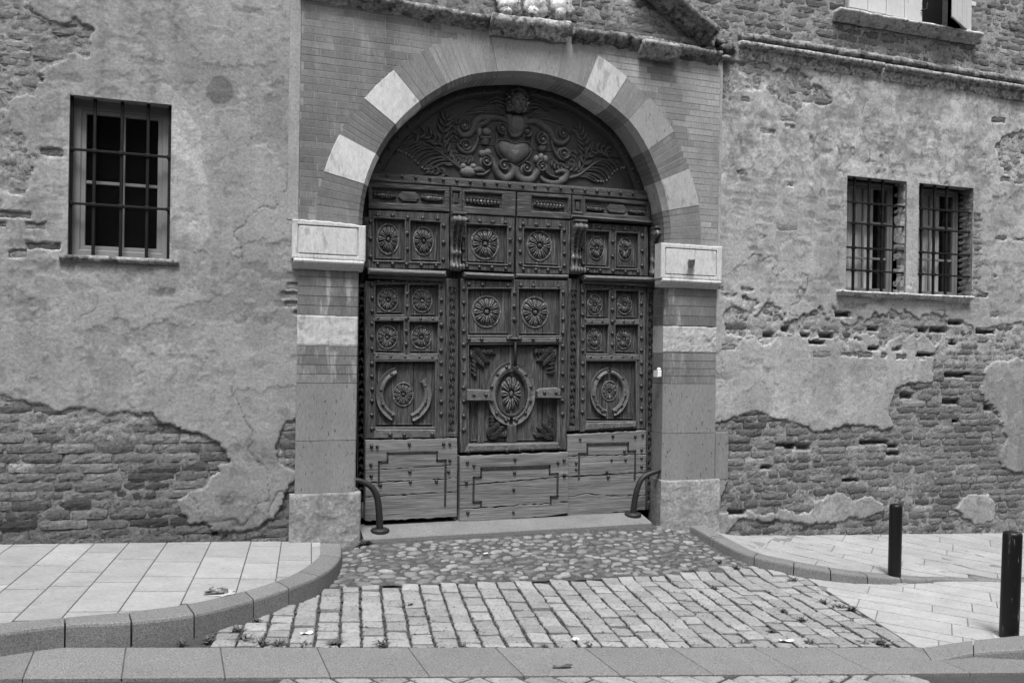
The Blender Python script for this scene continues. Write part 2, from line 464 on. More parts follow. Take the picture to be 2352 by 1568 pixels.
    Y = Y+crk*.008*t
    for k0, k1, i0, i1, dd in holesd:
        Y[k0:k1, i0:i1] += .075*sstep(.012, -.012, dd)
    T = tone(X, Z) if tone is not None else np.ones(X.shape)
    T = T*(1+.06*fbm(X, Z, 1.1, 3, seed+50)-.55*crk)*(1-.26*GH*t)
    strk = fbm(X, Z*.09, 9, 4, seed+52); T = T*(1-.10*sstep(.12, .4, strk)*sstep(-.2, .3, fbm(X, Z, .9, 2, seed+53))+.06*sstep(.15, .4, -strk))
    T = T*(1-.22*sstep(.30, .42, fbm(X, Z, 12, 4, seed+54))*t)*(1+.16*sstep(.30, .40, fbm(X, Z, 5, 5, seed+55))*t)
    T = T*(1-.10*sstep(.02, .03, fbm(X, Z, 2.6, 6, seed+40))*t)
    T = T*(t+(1-t)*(.80+.38*sm))
    verts = np.stack([X.ravel(), Y.ravel(), Z.ravel()], 1)
    nx, nz = len(xs), len(zs); id_ = np.arange(nx*nz).reshape(nz, nx)
    quads = np.stack([id_[:-1, :-1], id_[:-1, 1:], id_[1:, 1:], id_[1:, :-1]], -1)
    cxs = (X[:-1, :-1]+X[1:, 1:])/2; czs = (Z[:-1, :-1]+Z[1:, 1:])/2
    ok = np.ones(cxs.shape, bool)
    for c in cuts: ok &= ~((cxs > c[0]) & (cxs < c[1]) & (czs > c[2]) & (czs < c[3]))
    sdc = (sd[:-1, :-1]+sd[1:, 1:])/2
    for nm, sel, mat in (('plaster_coat', ok & (sdc >= 0), PLASTER), ('mortar_bed', ok & (sdc < 0), MORTAR)):
        q = quads[sel]
        if len(q) == 0: continue
        used, inv = np.unique(q, return_inverse=True); inv = inv.reshape(q.shape)
        me = bpy.data.meshes.new(nm); me.vertices.add(len(used)); me.vertices.foreach_set('co', verts[used].ravel())
        me.loops.add(inv.size); me.loops.foreach_set('vertex_index', inv.ravel().astype(np.int32))
        me.polygons.add(len(q)); me.polygons.foreach_set('loop_start', (np.arange(len(q))*4).astype(np.int32))
        me.polygons.foreach_set('loop_total', np.full(len(q), 4, np.int32))
        a = me.attributes.new('tone', 'FLOAT', 'POINT'); a.data.foreach_set('value', T.ravel()[used].astype(np.float32))
        me.materials.append(mat); me.update(calc_edges=True); me.shade_smooth()
        ob(nm, me, wall)
    # bricks: the largest in view as single parts, the rest as one mass
    def inview(b):
        X_, Z_ = b[0], b[1]; v = np.array([X_, DIST, Z_-HCAM]); dpt = v@CF
        if dpt <= 0: return -1
        px = PW/2+FP*(v@CR)/dpt; py = PH/2+CY-FP*(v@CU)/dpt
        return (1e3 if (-20 < px < PW+20 and -20 < py < PH+20) else 0)+b[2]*b[3]*1e3/dpt**2
    keep.sort(key=lambda b: -inview(b)); mass = MB()
    for i, b in enumerate(keep):
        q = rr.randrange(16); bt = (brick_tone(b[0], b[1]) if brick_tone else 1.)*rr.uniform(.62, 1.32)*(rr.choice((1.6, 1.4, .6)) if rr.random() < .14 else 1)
        yy = yb+rr.uniform(-.006, .004)+b[4]
        if bottom is not None and b[1] < bottom(b[0])+.35: yy += rr.uniform(-.006, .008)
        rot = (rr.uniform(-.03, .03), rr.uniform(-.012, .012), rr.uniform(-.02, .02))
        sc = (b[2]/.30, 1, b[3]/.058)
        if i < lim:
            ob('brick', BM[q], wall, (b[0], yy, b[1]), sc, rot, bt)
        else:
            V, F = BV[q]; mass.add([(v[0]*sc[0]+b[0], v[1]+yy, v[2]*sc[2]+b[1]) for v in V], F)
    if mass.V:
        o = mass.build('brickwork', BRICKI, wall); o['kind'] = 'stuff'
    return len(keep)

def rect_of(a, b, Y=0):
    p, q = at(*a, Y), at(*b, Y); return (min(p[0], q[0]), max(p[0], q[0]), min(p[1], q[1]), max(p[1], q[1]))
def rev(pxl, pyt, pxr, pyb, Y=0):
    return rect_of((pxl, pyt), (pxr, pyb), Y)
WL = (at(161, 225)[0], at(392, 420)[0], at(280, 595)[1], at(280, 231)[1])
W1 = (at(1942, 540)[0], at(2079, 540)[0], at(2010, 672)[1], at(2010, 410.5)[1])
W2 = (at(2107, 540)[0], at(2231, 540)[0], W1[2], at(2170, 424)[1]); W2 = (W2[0], W2[1], W1[2], W1[3])
XL = at(681, 800)[0]; XR = at(1641, 800)[0]           # outer edges of the portal
ZC = 4.80                                             # underside of the right cornice

# ---- left wall
lw_ = thing('rendered_wall', 'peeling rendered brick wall left of the archway, with one barred window and bare bricks along its foot', 'wall', (-1, 0, .03))
LB = atl([(-900, 900), (10, 908), (40, 918), (70, 924), (110, 931), (125, 940), (160, 934), (200, 938), (240, 948), (290, 949), (325, 958), (330, 946),
          (352, 948), (365, 966), (405, 975), (415, 988), (450, 990), (475, 998), (505, 1015), (520, 1035), (529, 1056), (505, 1065), (500, 1080),
          (480, 1100), (470, 1118), (430, 1130), (407, 1155), (410, 1175), (430, 1190), (440, 1200), (485, 1208), (490, 1218), (515, 1222), (560, 1222),
          (590, 1215), (605, 1200), (625, 1192), (640, 1170), (647, 1150), (655, 1130), (665, 1110), (690, 1100), (690, 1300), (-900, 1340)])
LH = atl([(690, 960), (655, 975), (640, 990), (630, 1020), (632, 1045), (650, 1070), (668, 1082), (690, 1084)])
LU = atl([(-300, -60), (60, -10), (70, 25), (90, 40), (160, 50), (210, 70), (215, 100), (225, 150), (150, 140), (90, 150), (75, 190), (30, 215),
          (10, 240), (30, 290), (45, 320), (60, 390), (40, 430), (-300, 430)])
def lsdf(X, Z):
    d = -psd(X, Z, LB); d = np.minimum(d, -psd(X, Z, LH)); d = np.minimum(d, -psd(X, Z, LU)+fbm(X, Z, 3, 4, 90)*.16); return d
LP = atl([(480, 1100), (530, 1060), (560, 1075), (590, 1130), (600, 1180), (560, 1215), (490, 1215), (430, 1190), (407, 1155), (430, 1125)])
LC = atl([(505+32*math.cos(a)*(1+.1*math.sin(3*a)), 209+34*math.sin(a)) for a in np.linspace(0, 6.1, 14)])
LW1 = atl([(150, 195), (200, 192), (235, 225), (163, 222), (158, 600), (110, 590), (105, 480), (118, 330), (140, 270)])
LW2 = atl([(400, 240), (430, 250), (455, 300), (465, 400), (478, 440), (480, 520), (440, 600), (392, 600)])
LTR = atl([(655, -40), (693, -40), (690, 300), (683, 510), (668, 510), (655, 300)])
def ltone(X, Z):
    wob = fbm(X, Z, 7, 4, 8)*.03
    T = np.ones(X.shape)
    T *= 1-.16*sstep(-.01, .01, psd(X, Z, LP)+wob)
    T *= 1-.36*sstep(-.003, .003, psd(X, Z, LC)+wob*.3)
    T *= 1+.15*sstep(-.02, .0, psd(X, Z, LW1)+wob)*(1+.9*sstep(.05, .12, fbm(X, Z, 8, 4, 44)))
    T *= 1+.15*sstep(-.02, .0, psd(X, Z, LW2)+wob*1.4)*(1+1.2*sstep(.05, .12, fbm(X, Z, 8, 4, 45)))
    xs_ = at(385, 60)[0]
    T *= 1+.16*np.exp(-((X-xs_-.02*np.sin(Z*4))/.05)**2)*sstep(3.3, 4.0, Z)
    T *= 1+.05*sstep(-.01, .01, psd(X, Z, LTR))
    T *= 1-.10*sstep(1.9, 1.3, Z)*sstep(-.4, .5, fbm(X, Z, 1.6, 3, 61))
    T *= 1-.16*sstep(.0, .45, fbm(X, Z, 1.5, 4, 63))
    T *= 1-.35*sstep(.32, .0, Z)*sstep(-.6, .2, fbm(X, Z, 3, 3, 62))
    return T
def lsmear(X, Z):
    return np.clip(sstep(.75, 1.15, Z+.12*fbm(X, Z, 2, 3, 33))*1.0+.25*fbm(X, Z, 5, 3, 35), 0, 1.15)
def ldens(x, z):
    return .22 if (x < -1.2 and z > 2.3 and z < 3.3) else (.3 if z > 1.9 and z < 2.4 and x > .35 else 0.)
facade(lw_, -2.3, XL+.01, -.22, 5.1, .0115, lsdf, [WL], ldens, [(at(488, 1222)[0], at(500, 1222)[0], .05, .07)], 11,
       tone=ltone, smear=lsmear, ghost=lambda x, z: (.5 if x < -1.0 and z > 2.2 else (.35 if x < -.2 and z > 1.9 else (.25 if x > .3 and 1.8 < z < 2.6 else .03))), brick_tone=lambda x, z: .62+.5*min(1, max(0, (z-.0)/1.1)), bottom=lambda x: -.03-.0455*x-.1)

# ---- right wall
rw_ = thing('rendered_wall', 'crumbling rendered brick wall right of the archway with a pair of barred windows below the cornice', 'wall', (7, 0, -.3))
RB = atl([(1636, 972), (1690, 958), (1728, 945), (1755, 950), (1771, 959), (1818, 967), (1849, 978), (1880, 994), (1911, 986), (1950, 973), (2005, 978),
          (2021, 990), (2052, 975), (2040, 947), (2048, 916), (2060, 892), (2091, 879), (2110, 882), (2142, 877), (2144, 818), (2146, 803), (2170, 775), (2220, 760), (2300, 745),
          (2700, 700), (2700, 1400), (1640, 1300)])
RPa = atl([(2300, 835), (2330, 826), (2500, 830), (2500, 1085), (2330, 1080), (2300, 1075), (2290, 1050), (2308, 1010), (2296, 960), (2268, 930), (2252, 890), (2262, 850)])
RPb = atl([(1650, 1180), (1690, 1172), (1740, 1174), (1780, 1176), (1785, 1162), (1820, 1165), (1830, 1178), (1860, 1175), (1870, 1158), (1900, 1138), (1925, 1128), (1960, 1145),
           (2000, 1140), (2030, 1150), (2032, 1172), (2000, 1186), (1930, 1194), (1880, 1200), (1800, 1196), (1750, 1202), (1700, 1190), (1672, 1215), (1640, 1240), (1640, 1100), (1668, 1100)])
RPc = atl([(2197, 1170), (2210, 1148), (2235, 1135), (2285, 1137), (2288, 1165), (2278, 1192), (2240, 1203), (2212, 1190)])
RS = atl([(1650, 700), (1700, 690), (1780, 700), (1850, 712), (1930, 705), (2000, 712), (2100, 705), (2200, 715), (2300, 740), (2400, 760), (2400, 800), (2150, 800),
          (2050, 790), (1950, 800), (1850, 795), (1750, 790), (1660, 786)])
RE = atl([(2290, 330), (2330, 300), (2500, 290), (2500, 430), (2330, 420), (2300, 400)])
RK = atl([(1650, 150), (1720, 135), (1800, 160), (1860, 190), (1900, 230), (1840, 250), (1760, 210), (1700, 200), (1680, 230), (1650, 240)])
def rsdf(X, Z):
    d = -psd(X, Z, RB)
    for k_, p in enumerate((RPa, RPb, RPc)): d = np.maximum(d, psd(X, Z, p)+fbm(X, Z, 5, 5, 95+k_)*(.10, .05, .07)[k_])
    d = np.minimum(d, -psd(X, Z, RE)+fbm(X, Z, 4, 4, 91)*.1)
    d = np.minimum(d, -psd(X, Z, RK)+fbm(X, Z, 5, 4, 93)*.10)
    d = np.minimum(d, -psd(X, Z, RS)+.09+fbm(X, Z, 4, 4, 92)*.22)
    return d
_z = lambda px, py: at(px, py)
def rdens(x, z):
    d = 0.0
    def inb(a, b): p, q = _z(*a), _z(*b); return p[0] < x < q[0] and q[1] < z < p[1]
    if inb((1650, 690), (2500, 830)): d = .4
    if inb((1690, 370), (1850, 650)): d = .07
    if inb((1660, 130), (1880, 330)): d = .08
    if inb((2240, 480), (2500, 720)): d = .06
    if inb((2290, 250), (2500, 480)): d = .4
    if inb((1650, 640), (1760, 700)): d = .5
    return d
def rghost(x, z):
    if z < 1.4: return .0
    g_ = .22
    if z > 3.3: g_ = .5
    p, q = _z(1680, 370), _z(1860, 690)
    if p[0] < x < q[0] and q[1] < z < p[1]: g_ = .6
    p, q = _z(2200, 430), _z(2500, 760)
    if p[0] < x < q[0] and q[1] < z < p[1]: g_ = .5
    return g_
def hz(zx0, zx1, zy, h=9):
    a = at(1599+zx0*.3906, 646.5+zy*.3906); b = at(1599+zx1*.3906, 646.5+zy*.3906); c = (a[1]+b[1])/2; k = .0042*h
    return (a[0], b[0], c-k/2-.008, c+k/2)
RHO = [hz(*q) for q in ((395, 453, 313), (500, 540, 277), (620, 665, 315, 6), (725, 803, 317), (665, 755, 355, 7), (1005, 1070, 277, 7), (1005, 1070, 390, 6),
       (1285, 1360, 282), (1375, 1475, 283, 11), (1480, 1565, 240, 9), (1645, 1755, 292, 10), (1485, 1530, 355), (1465, 1625, 548, 10), (1205, 1280, 670, 13),
       (1455, 1550, 705, 13), (1700, 1740, 740, 14), (1510, 1545, 815, 8), (530, 580, 972, 8), (597, 675, 970, 13), (960, 1130, 943, 8), (1110, 1200, 1010, 7),
       (1755, 1810, 1283, 6), (190, 290, 1355, 10), (1170, 1200, 388, 6), (1295, 1395, 428, 6), (440, 600, 958, 6), (1130, 1190, 965, 6), (385, 440, 1090, 6), (820, 905, 190, 8), (860, 960, 1165, 5))]
RW1 = atl([(1930, 372), (2075, 380), (2250, 395), (2252, 445), (2231, 432), (2100, 420), (1943, 405), (1928, 408)])
RST = atl([(1860, 440), (1925, 440), (1928, 660), (1900, 640), (1870, 600), (1850, 520)])
RSQ = atl([(1696, 312), (1726, 310), (1733, 352), (1700, 355)])
RUN = atl([(1925, 700), (2240, 708), (2200, 770), (2100, 790), (1960, 780)])
def rtone(X, Z):
    wob = fbm(X, Z, 7, 4, 18)*.03
    T = 1.18*np.ones(X.shape)
    mott = fbm(X, Z, 6.5, 6, 70)+.8*fbm(X, Z, 20, 4, 73); hi = sstep(3.0, 3.6, Z)
    T *= 1+.15*sstep(.12, .135, mott)*hi-.20*sstep(-.12, -.135, mott)*hi
    T *= 1+.12*sstep(.2, .23, fbm(X, Z, 11, 4, 72))*hi-.10*sstep(.1, .5, fbm(X, Z, 1.2, 3, 76))
    T *= 1-.22*sstep(-.004, .004, psd(X, Z, RPa)+wob)
    T *= 1-.10*sstep(-.02, .02, psd(X, Z, RPb)+wob)
    T *= 1+.12*sstep(-.02, .02, psd(X, Z, RW1)+wob)
    T *= 1-.14*sstep(-.02, .02, psd(X, Z, RST)+wob)
    T *= 1-.30*sstep(-.006, .006, psd(X, Z, RSQ)+wob*.2)
    T *= 1-.16*sstep(-.03, .03, psd(X, Z, RUN)+wob*1.5)
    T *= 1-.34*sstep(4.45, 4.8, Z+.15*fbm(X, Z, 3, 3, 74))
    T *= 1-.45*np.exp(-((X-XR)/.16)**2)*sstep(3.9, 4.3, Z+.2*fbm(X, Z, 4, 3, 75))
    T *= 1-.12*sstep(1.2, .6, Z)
    return T
def rsmear(X, Z):
    return np.clip(sstep(1.35, 1.75, Z+.1*fbm(X, Z, 2, 3, 34))+.45*sstep(-.1, .3, fbm(X, Z, 2.5, 3, 36)), 0, 1.1)
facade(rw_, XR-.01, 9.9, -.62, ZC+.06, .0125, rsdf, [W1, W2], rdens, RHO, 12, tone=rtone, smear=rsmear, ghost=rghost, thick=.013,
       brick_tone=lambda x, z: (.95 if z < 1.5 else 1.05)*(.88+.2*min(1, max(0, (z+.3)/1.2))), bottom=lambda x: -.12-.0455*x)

# ---- brick wall above the cornices
uw = thing('brick_wall', 'rough bare brick wall of the storey above the stone cornices, with a white shuttered window', 'wall', (5, 0, 4.7))
def udens(x, z): return 1.
facade(uw, .4, 10., 4.62, 6.9, .02, lambda X, Z: -1+0*X, [(.3, .31, 4.6, 4.61), (at(1945, 10)[0], at(2225, 30)[0], 5.40, 6.95)],
       udens, [], 13, yb=.02, smear=lambda X, Z: np.clip(.55+.5*fbm(X, Z, 2, 3, 99), 0, 1),
       tone=lambda X, Z: 1.1*(1-.35*sstep(4.98, 4.82, Z+.05*fbm(X, Z, 3, 3, 3))), brick_tone=lambda x, z: .95)
# coarse masonry behind everything, so that the building is solid and its rooms are dark
mbk = MB()
def slab_with_holes(x0, x1, z0, z1, holes, ya, yb_):
    xs = sorted({x0, x1, *[h[0] for h in holes], *[h[1] for h in holes]}); xs = [x for x in xs if x0 <= x <= x1]
    for a, b in zip(xs[:-1], xs[1:]):
        hs = sorted([(h[2], h[3]) for h in holes if h[0] <= (a+b)/2 <= h[1]]); z = z0
        for p, q in hs:
            if p > z: mbk.box(a, b, ya, yb_, z, p)
            z = max(z, q)
        if z < z1: mbk.box(a, b, ya, yb_, z, z1)
uwc = (at(1945, 10)[0], at(2225, 30)[0], 5.40, 6.80)
slab_with_holes(-9, 18, -1.5, 9.5, [WL, W1, W2, uwc, (XL+.3, XR-.3, -1.5, 4.45)], .12, .42)
mbk.box(-9, 18, 4.0, 4.3, -1.5, 9.5); mbk.box(-9, -8.7, .42, 4, -1.5, 9.5); mbk.box(17.7, 18, .42, 4, -1.5, 9.5)
mbk.box(-8.7, 17.7, .42, 4, 9.2, 9.5); mbk.box(-8.7, 17.7, .42, 4, -1.5, -.9)
for s_ in ((-9, -2.29), (9.89, 18)):
    mbk.box(s_[0], s_[1], -.012, .12, -1.5, 6.6 if s_[0] > 0 else 9.5)
mbk.box(-9, 18, 0, .12, 6.88, 9.5); mbk.box(-2.3, .4, 0., .12, 5.08, 6.9)
core = mbk.build('masonry_core', mk('far_render', .26, .1, 2, .15, 30, .5, .006)); core['kind'] = 'structure'
core['label'] = 'plain masonry of the building behind and beyond the visible walls'

# houses on the other side of the narrow street, behind the camera: added out of view to close off the low sky
op = MB(); op.box(-26, 34, -17.5, -9.6, -2.5, 7.6); op.box(-26.3, 34.3, -17.8, -9.3, 7.6, 7.85)
for i in range(18): op.box(-24.6+i*3.2, -23.5+i*3.2, -9.62, -9.55, .7, 2.5); op.box(-24.6+i*3.2, -23.5+i*3.2, -9.62, -9.55, 4.2, 5.9)
o = op.build('opposite_houses', mk('far_plaster', .22, .15, 1.5, .1, 20, .3, .005)); o['kind'] = 'structure'; o['label'] = 'plain unseen house fronts added across the street'
# ================================================================== windows
def window(wall, label, c, yd, mat, mun_v, mun_h, fr, bars_v, bars_h, barY, curtain=None, sash_split=None):
    x0, x1, z0, z1 = c
    r = MB(); t = .03
    r.box(x0-.02, x0, -.006, yd+.1, z0-.02, z1+.02); r.box(x1, x1+.02, -.006, yd+.1, z0-.02, z1+.02)
    r.box(x0, x1, -.006, yd+.1, z1, z1+.02); r.box(x0, x1, -.006, yd+.1, z0-.02, z0)
    f = MB()
    f.plate([(x0, z0), (x1, z0), (x1, z1), (x0, z1)], [[(x0+fr, z0+fr), (x1-fr, z0+fr), (x1-fr, z1-fr), (x0+fr, z1-fr)]], yd, yd+.05, .002, .006)
    fo = f.build('window', mat, wall); fo['label'] = label
    rv = MB(); rv.V, rv.F = r.V, r.F
    o = rv.build('reveal', REV, fo)
    g = MB(); sf = .035; a0, a1, b0, b1 = x0+fr, x1-fr, z0+fr, z1-fr
    g.plate([(a0, b0), (a1, b0), (a1, b1), (a0, b1)], [[(a0+sf, b0+sf), (a1-sf, b0+sf), (a1-sf, b1-sf), (a0+sf, b1-sf)]], yd+.012, yd+.05, .001, .003)
    g.build('sash', mat, fo)
    for m in mun_v: q = MB(); q.box(m-.011, m+.011, yd+.02, yd+.045, b0+sf, b1-sf, .003); q.build('muntin', mat, fo)
    for m in mun_h:
        q = MB(); q.box(a0+sf, a1-sf, yd+.022, yd+.046, m-.013, m+.013, .003); q.build('muntin', mat, fo)
    q = MB(); q.box(a0+.01, a1-.01, yd+.034, yd+.038, b0+.01, b1-.01); q.build('pane', GLASS, fo)
    if curtain: q = MB(); curtain(q, a0, a1, b0, b1, yd+.09); q.build('curtain', CURT, fo)
    q = MB(); q.box(x0-.1, x1+.1, yd+.5, yd+.52, z0-.1, z1+.1); q.box(x0-.1, x0-.09, yd+.3, yd+.5, z0-.1, z1+.1); q.build('dark_room', DARK, fo)  # near-black sheets behind the pane, their colour stands in for the unlit room
    for x in bars_v:
        q = MB(); q.box(x-.0125, x+.0125, barY-.012, barY+.012, z0-.01, z1+.01, .004); q.build('upright_bar', IRON, fo)
    for z in bars_h:
        q = MB(); q.box(x0-.012, x1+.012, barY-.019, barY-.001, z-.0095, z+.0095, .003)
        for x in bars_v: q.box(x-.021, x+.021, barY-.024, barY+.014, z-.015, z+.015, .005)
        q.build('cross_bar', IRON, fo)
    return fo
REV = mk('reveal_plaster', .22, .25, 6, .2, 30, .8, .006)
BX = lambda px, py, Y: at(px, py, Y)[0]
BZ = lambda px, py, Y: at(px, py, Y)[1]
yB = .04
wf = window(lw_, 'white framed window behind three upright iron bars', WL, .10, PAINTG, [BX(284, 400, .12)], [BZ(284, 424, .12)], .072,
            [BX(216.5, 400, yB), BX(279, 400, yB), BX(339, 400, yB), WL[0]+.008, WL[1]-.012], [BZ(279, 352.5, yB), BZ(279, 474.5, yB)], yB)
def sweep(mb, prof, x0, x1, step, amp, seed, cap=True, zf=None, sc=9):
    n = max(2, int((x1-x0)/step)+1); xs = np.linspace(x0, x1, n); P = np.array(prof); m = len(P)
    V = []
    for i, x in enumerate(xs):
        q = np.arange(m)*.3
        dn = fbm(np.full(m, x)*1.0, P[:, 1]*1.0+P[:, 0], sc, 4, seed)*amp; dn2 = fbm(np.full(m, x), P[:, 1]+P[:, 0]+7, sc, 4, seed+3)*amp
        zz = zf(x) if zf else 0
        for k in range(m): V.append((x+dn[k]*.4, P[k, 0]+dn[k], P[k, 1]+dn2[k]+zz))
    F = [(i*m+k, (i+1)*m+k, (i+1)*m+k+1, i*m+k+1) for i in range(n-1) for k in range(m-1)]
    if cap: F += [tuple(range(m)), tuple((n-1)*m+k for k in range(m))[::-1]]
    mb.add(V, F)
def sill(x0, x1, z, th, pr, name, parent, mat, moulded=False, amp=.006, seed=1):
    if moulded: prof = [(.06, -th-.03), (-.01, -th-.03), (-.015, -th), (-pr*.45, -th*.95), (-pr*.6, -th*.6), (-pr, -th*.5), (-pr-.01, -th*.25), (-pr, -.004), (-pr+.02, 0), (-.02, .004), (.08, .006)]
    else: prof = [(.06, -th), (-pr*.5, -th), (-pr*.85, -th*.9), (-pr, -th*.5), (-pr, -.006), (-pr+.01, 0), (-.02, .004), (.10, .008)]
    b = MB(); sweep(b, prof, x0, x1, .015, amp, seed, zf=lambda x: z); o = b.build(name, mat, parent, True, color=1.); return o
s0 = at(136, 592, -.04)[0]; s1 = at(411, 605, -.04)[0]
sill(s0, s1, WL[2]+.012, .045, .05, 'sill', wf, ERODED, seed=4)
def cur(q, a0, a1, b0, b1, y):
    n = 30; V = []; F = []
    xe = a0+(a1-a0)*.78
    for i in range(n+1):
        x = a0+(xe-a0)*i/n; yy = y+.012*math.sin(i*1.9)+.006*math.sin(i*4.1); V += [(x, yy, b0), (x, yy, b1)]
    F = [(2*i, 2*i+2, 2*i+3, 2*i+1) for i in range(n)]; q.add(V, F)
yb2 = .03
hb = [BZ(1950, y, yb2) for y in (464, 512, 568, 620)]
wa = window(rw_, 'left one of the paired barred windows beside the stone mullion', W1, .19, PAINTG, [BX(1985, 540, .2)], [BZ(1980, 510, .2), BZ(1980, 592, .2)], .03,
            [BX(1961, 540, yb2), BX(1995, 540, yb2), BX(2026, 540, yb2)], hb, yb2, cur)
wb = window(rw_, 'right one of the paired barred windows beside the brick jamb', W2, .19, PAINTG, [BX(2138, 540, .2)], [BZ(2150, 522, .2), BZ(2150, 597, .2)], .03,
            [BX(2116, 540, yb2), BX(2145, 540, yb2), BX(2173, 540, yb2)], hb, yb2, cur)
sill(at(1929, 680, -.07)[0], at(2237, 685, -.07)[0], W1[2]+.005, .055, .075, 'sill', wa, mk('sill_stone', .40, .25, 8, .3, 34, .8, .006, spots=.36, spot_s=16), True, .007, 9)
ml = MB(); nM = 40; mcx = (W1[1]+W2[0])/2; mw = (W2[0]-W1[1])
V = []
for i in range(nM+1):
    z = W1[2]+(W1[3]-W1[2])*i/nM; j = [RN.uniform(-.003, .003) for _ in range(6)]; b_ = .018
    V += [(W1[1]+j[0]*.3, .17, z), (W1[1]+j[1], .01, z), (W1[1]+b_+j[2], -.012+j[3], z), (W2[0]-b_+j[2], -.012+j[4], z), (W2[0]+j[5], .01, z), (W2[0], .17, z)]
ml.add(V, [(i*6+k, (i+1)*6+k, (i+1)*6+k+1, i*6+k+1)[::-1] for i in range(nM) for k in range(5)])
mo = ml.build('mullion', mk('mullion_stone', .36, .3, 8, .35, 30, .8, .006, spots=.36, spot_s=14), rw_, True); mo['label'] = 'pale pitted stone mullion between the paired windows'
# brick jamb right of the pair
jb = random.Random(5); z = W2[2]+.01; kk = 0
while z < W2[3]-.03:
    h = .055; ln_ = .15 if kk % 2 else .11
    o = ob('brick', BM[jb.randrange(16)], rw_, (W2[1]+ln_/2+.004, -.016+jb.uniform(-.003, .003), z+h/2), (ln_/.30, 1, h/.058), (0, jb.uniform(-.01, .01), 0), jb.uniform(.95, 1.5))
    o = ob('brick', BM[jb.randrange(16)], rw_, (W2[1]-.004, .09, z+h/2), (.19/.30, 1, h/.058), (0, 0, -math.pi/2+jb.uniform(-.02, .02)), jb.uniform(.9, 1.3))
    z += h+.012; kk += 1

# cornice on the right wall
cn = MB()
prof = [(.06, -.13), (-.014, -.13), (-.02, -.11), (-.03, -.07), (-.042, -.03), (-.045, -.016), (-.09, -.012), (-.094, .015), (-.094, .034), (-.06, .042), (.06, .06)]
xa = at(1706, 100, -.1)[0]; xb_ = at(2040, 170, -.1)[0]
sweep(cn, prof, xa, xb_-.03, .011, .005, 21, zf=lambda x: ZC+.02)
CORN = mk('cornice_stone', .30, .38, 10, .4, 30, 1., .010, spots=.44, spot_s=10)
o = cn.build('cornice', CORN, rw_, True); o['label'] = 'moulded stone cornice, length nearest the archway'
cn = MB(); sweep(cn, prof, xb_, 10.6, .011, .006, 23, zf=lambda x: ZC+.015)
o = cn.build('cornice', CORN, rw_, True); o['label'] = 'moulded stone cornice, long weathered length towards the right'
cn = MB(); sweep(cn, [(.06, .09), (-.05, .075), (-.06, .10), (-.04, .14), (.0, .16), (.06, .17)], xa+.02, 10.6, .016, .02, 25, zf=lambda x: ZC+.02)
cn.build('ledge', ERODED, rw_, True, color=.75)

# upper window with two shutters
ux0, ux1, uz0 = at(1945, 10)[0], at(2225, 30)[0], 5.40
uf = MB(); uf.box(ux0-.03, ux0, -.01, .3, uz0, 6.85); uf.box(ux1, ux1+.03, -.01, .3, uz0, 6.85); uf.box(ux0, ux1, -.005, .3, uz0-.02, uz0)
uo = uf.build('window', REV, uw); uo['label'] = 'upper window with light painted plank shutters, one standing ajar'
q = MB(); q.box(ux0, ux1, .38, .4, uz0, 6.85); q.build('dark_room', DARK, uo)
ums = at(2118, 46, -.03)
npl = 4; wdl = (ums[0]-ux0)/npl
for i in range(npl):
    q = MB(); q.box(ux0+i*wdl+.003, ux0+(i+1)*wdl-.003, -.035, -.008, uz0+.02-.006*i, 6.8, .004); q.build('shutter_plank', SHUT, uo)
# right shutter hinged at its right edge, swung a little outwards
hx = ux1+.0; ang = math.radians(26); pw = (hx-at(2128, 40)[0])/4*.96/math.cos(ang)
for i in range(4):
    q = MB(); V0 = []
    q.box(0, pw-.006, -.014, .014, uz0-.03, 6.8, .004)
    V = []
    for v in q.V:
        s_ = v[0]+(i)*pw
        V.append((hx-s_*math.cos(ang)+v[1]*math.sin(ang), -.035-s_*math.sin(ang)+v[1]*math.cos(ang), v[2]))
    q.V = V; q.F = [f[::-1] for f in q.F]; q.build('shutter_plank', SHUT, uo)
q = MB(); q.box(hx-.02, hx+.05, -.06, .0, uz0+.28, uz0+.33, .004); q.build('hinge', SHUT, uo)
q = MB(); q.tube([(ums[0]-.03, -.05, uz0+.12), (ums[0]+.03, -.06, uz0+.14), (ums[0]+.05, -.05, uz0+.22)], .009); q.build('catch', IRON, uo)
sill(at(1930, 32, -.1)[0], at(2258, 92, -.1)[0], uz0-.03, .075, .11, 'sill', uo, mk('upper_sill_stone', .42, .2, 8, .25, 30, .8, .006, spots=.36, spot_s=14), True, .008, 29)

# ================================================================== archway
ZW = at(750, 1200)[1]
ar = thing('stone_archway', 'round carriage archway of striped white stone and thin brick framing the wooden gate', 'archway', (2.75, 0, 0))
XC, ZC0 = 2.776, 2.731
YF = -.032
z2 = lambda x, y: at(612.5+.4124*x, .4124*y, YF)
z3 = lambda x, y: at(1088.9+.4124*x, .4124*y, YF)
inn = [at(822.8, 511, YF), z2(540, 1025), z2(608, 855), z2(714, 692), z2(852, 566), z2(1140, 412), z2(1285, 402), z3(465, 433), z3(620, 487), z3(757, 584),
       z3(865, 665), z3(970, 835), z3(1040, 1003), z3(1085, 1172), at(1541, 561, YF)]
outp = [at(719, 500, YF), z2(322, 945), z2(412, 735), z2(565, 525), z2(722, 380), z2(1080, 195), z3(100, 155), z3(500, 215), z3(690, 308), z3(845, 425), z3(985, 550), z3(1115, 735), z3(1200, 945), z3(1255, 1150), at(1612, 561, YF)]
def polar(P):
    a = [math.atan2(p[1]-ZC0, p[0]-XC) for p in P]; a = [q+2*math.pi if q < -1 else q for q in a]
    r = [math.hypot(p[0]-XC, p[1]-ZC0) for p in P]; o_ = np.argsort(a); return np.array(a)[o_], np.array(r)[o_]
ai, ri = polar(inn); ao, ro = polar(outp)
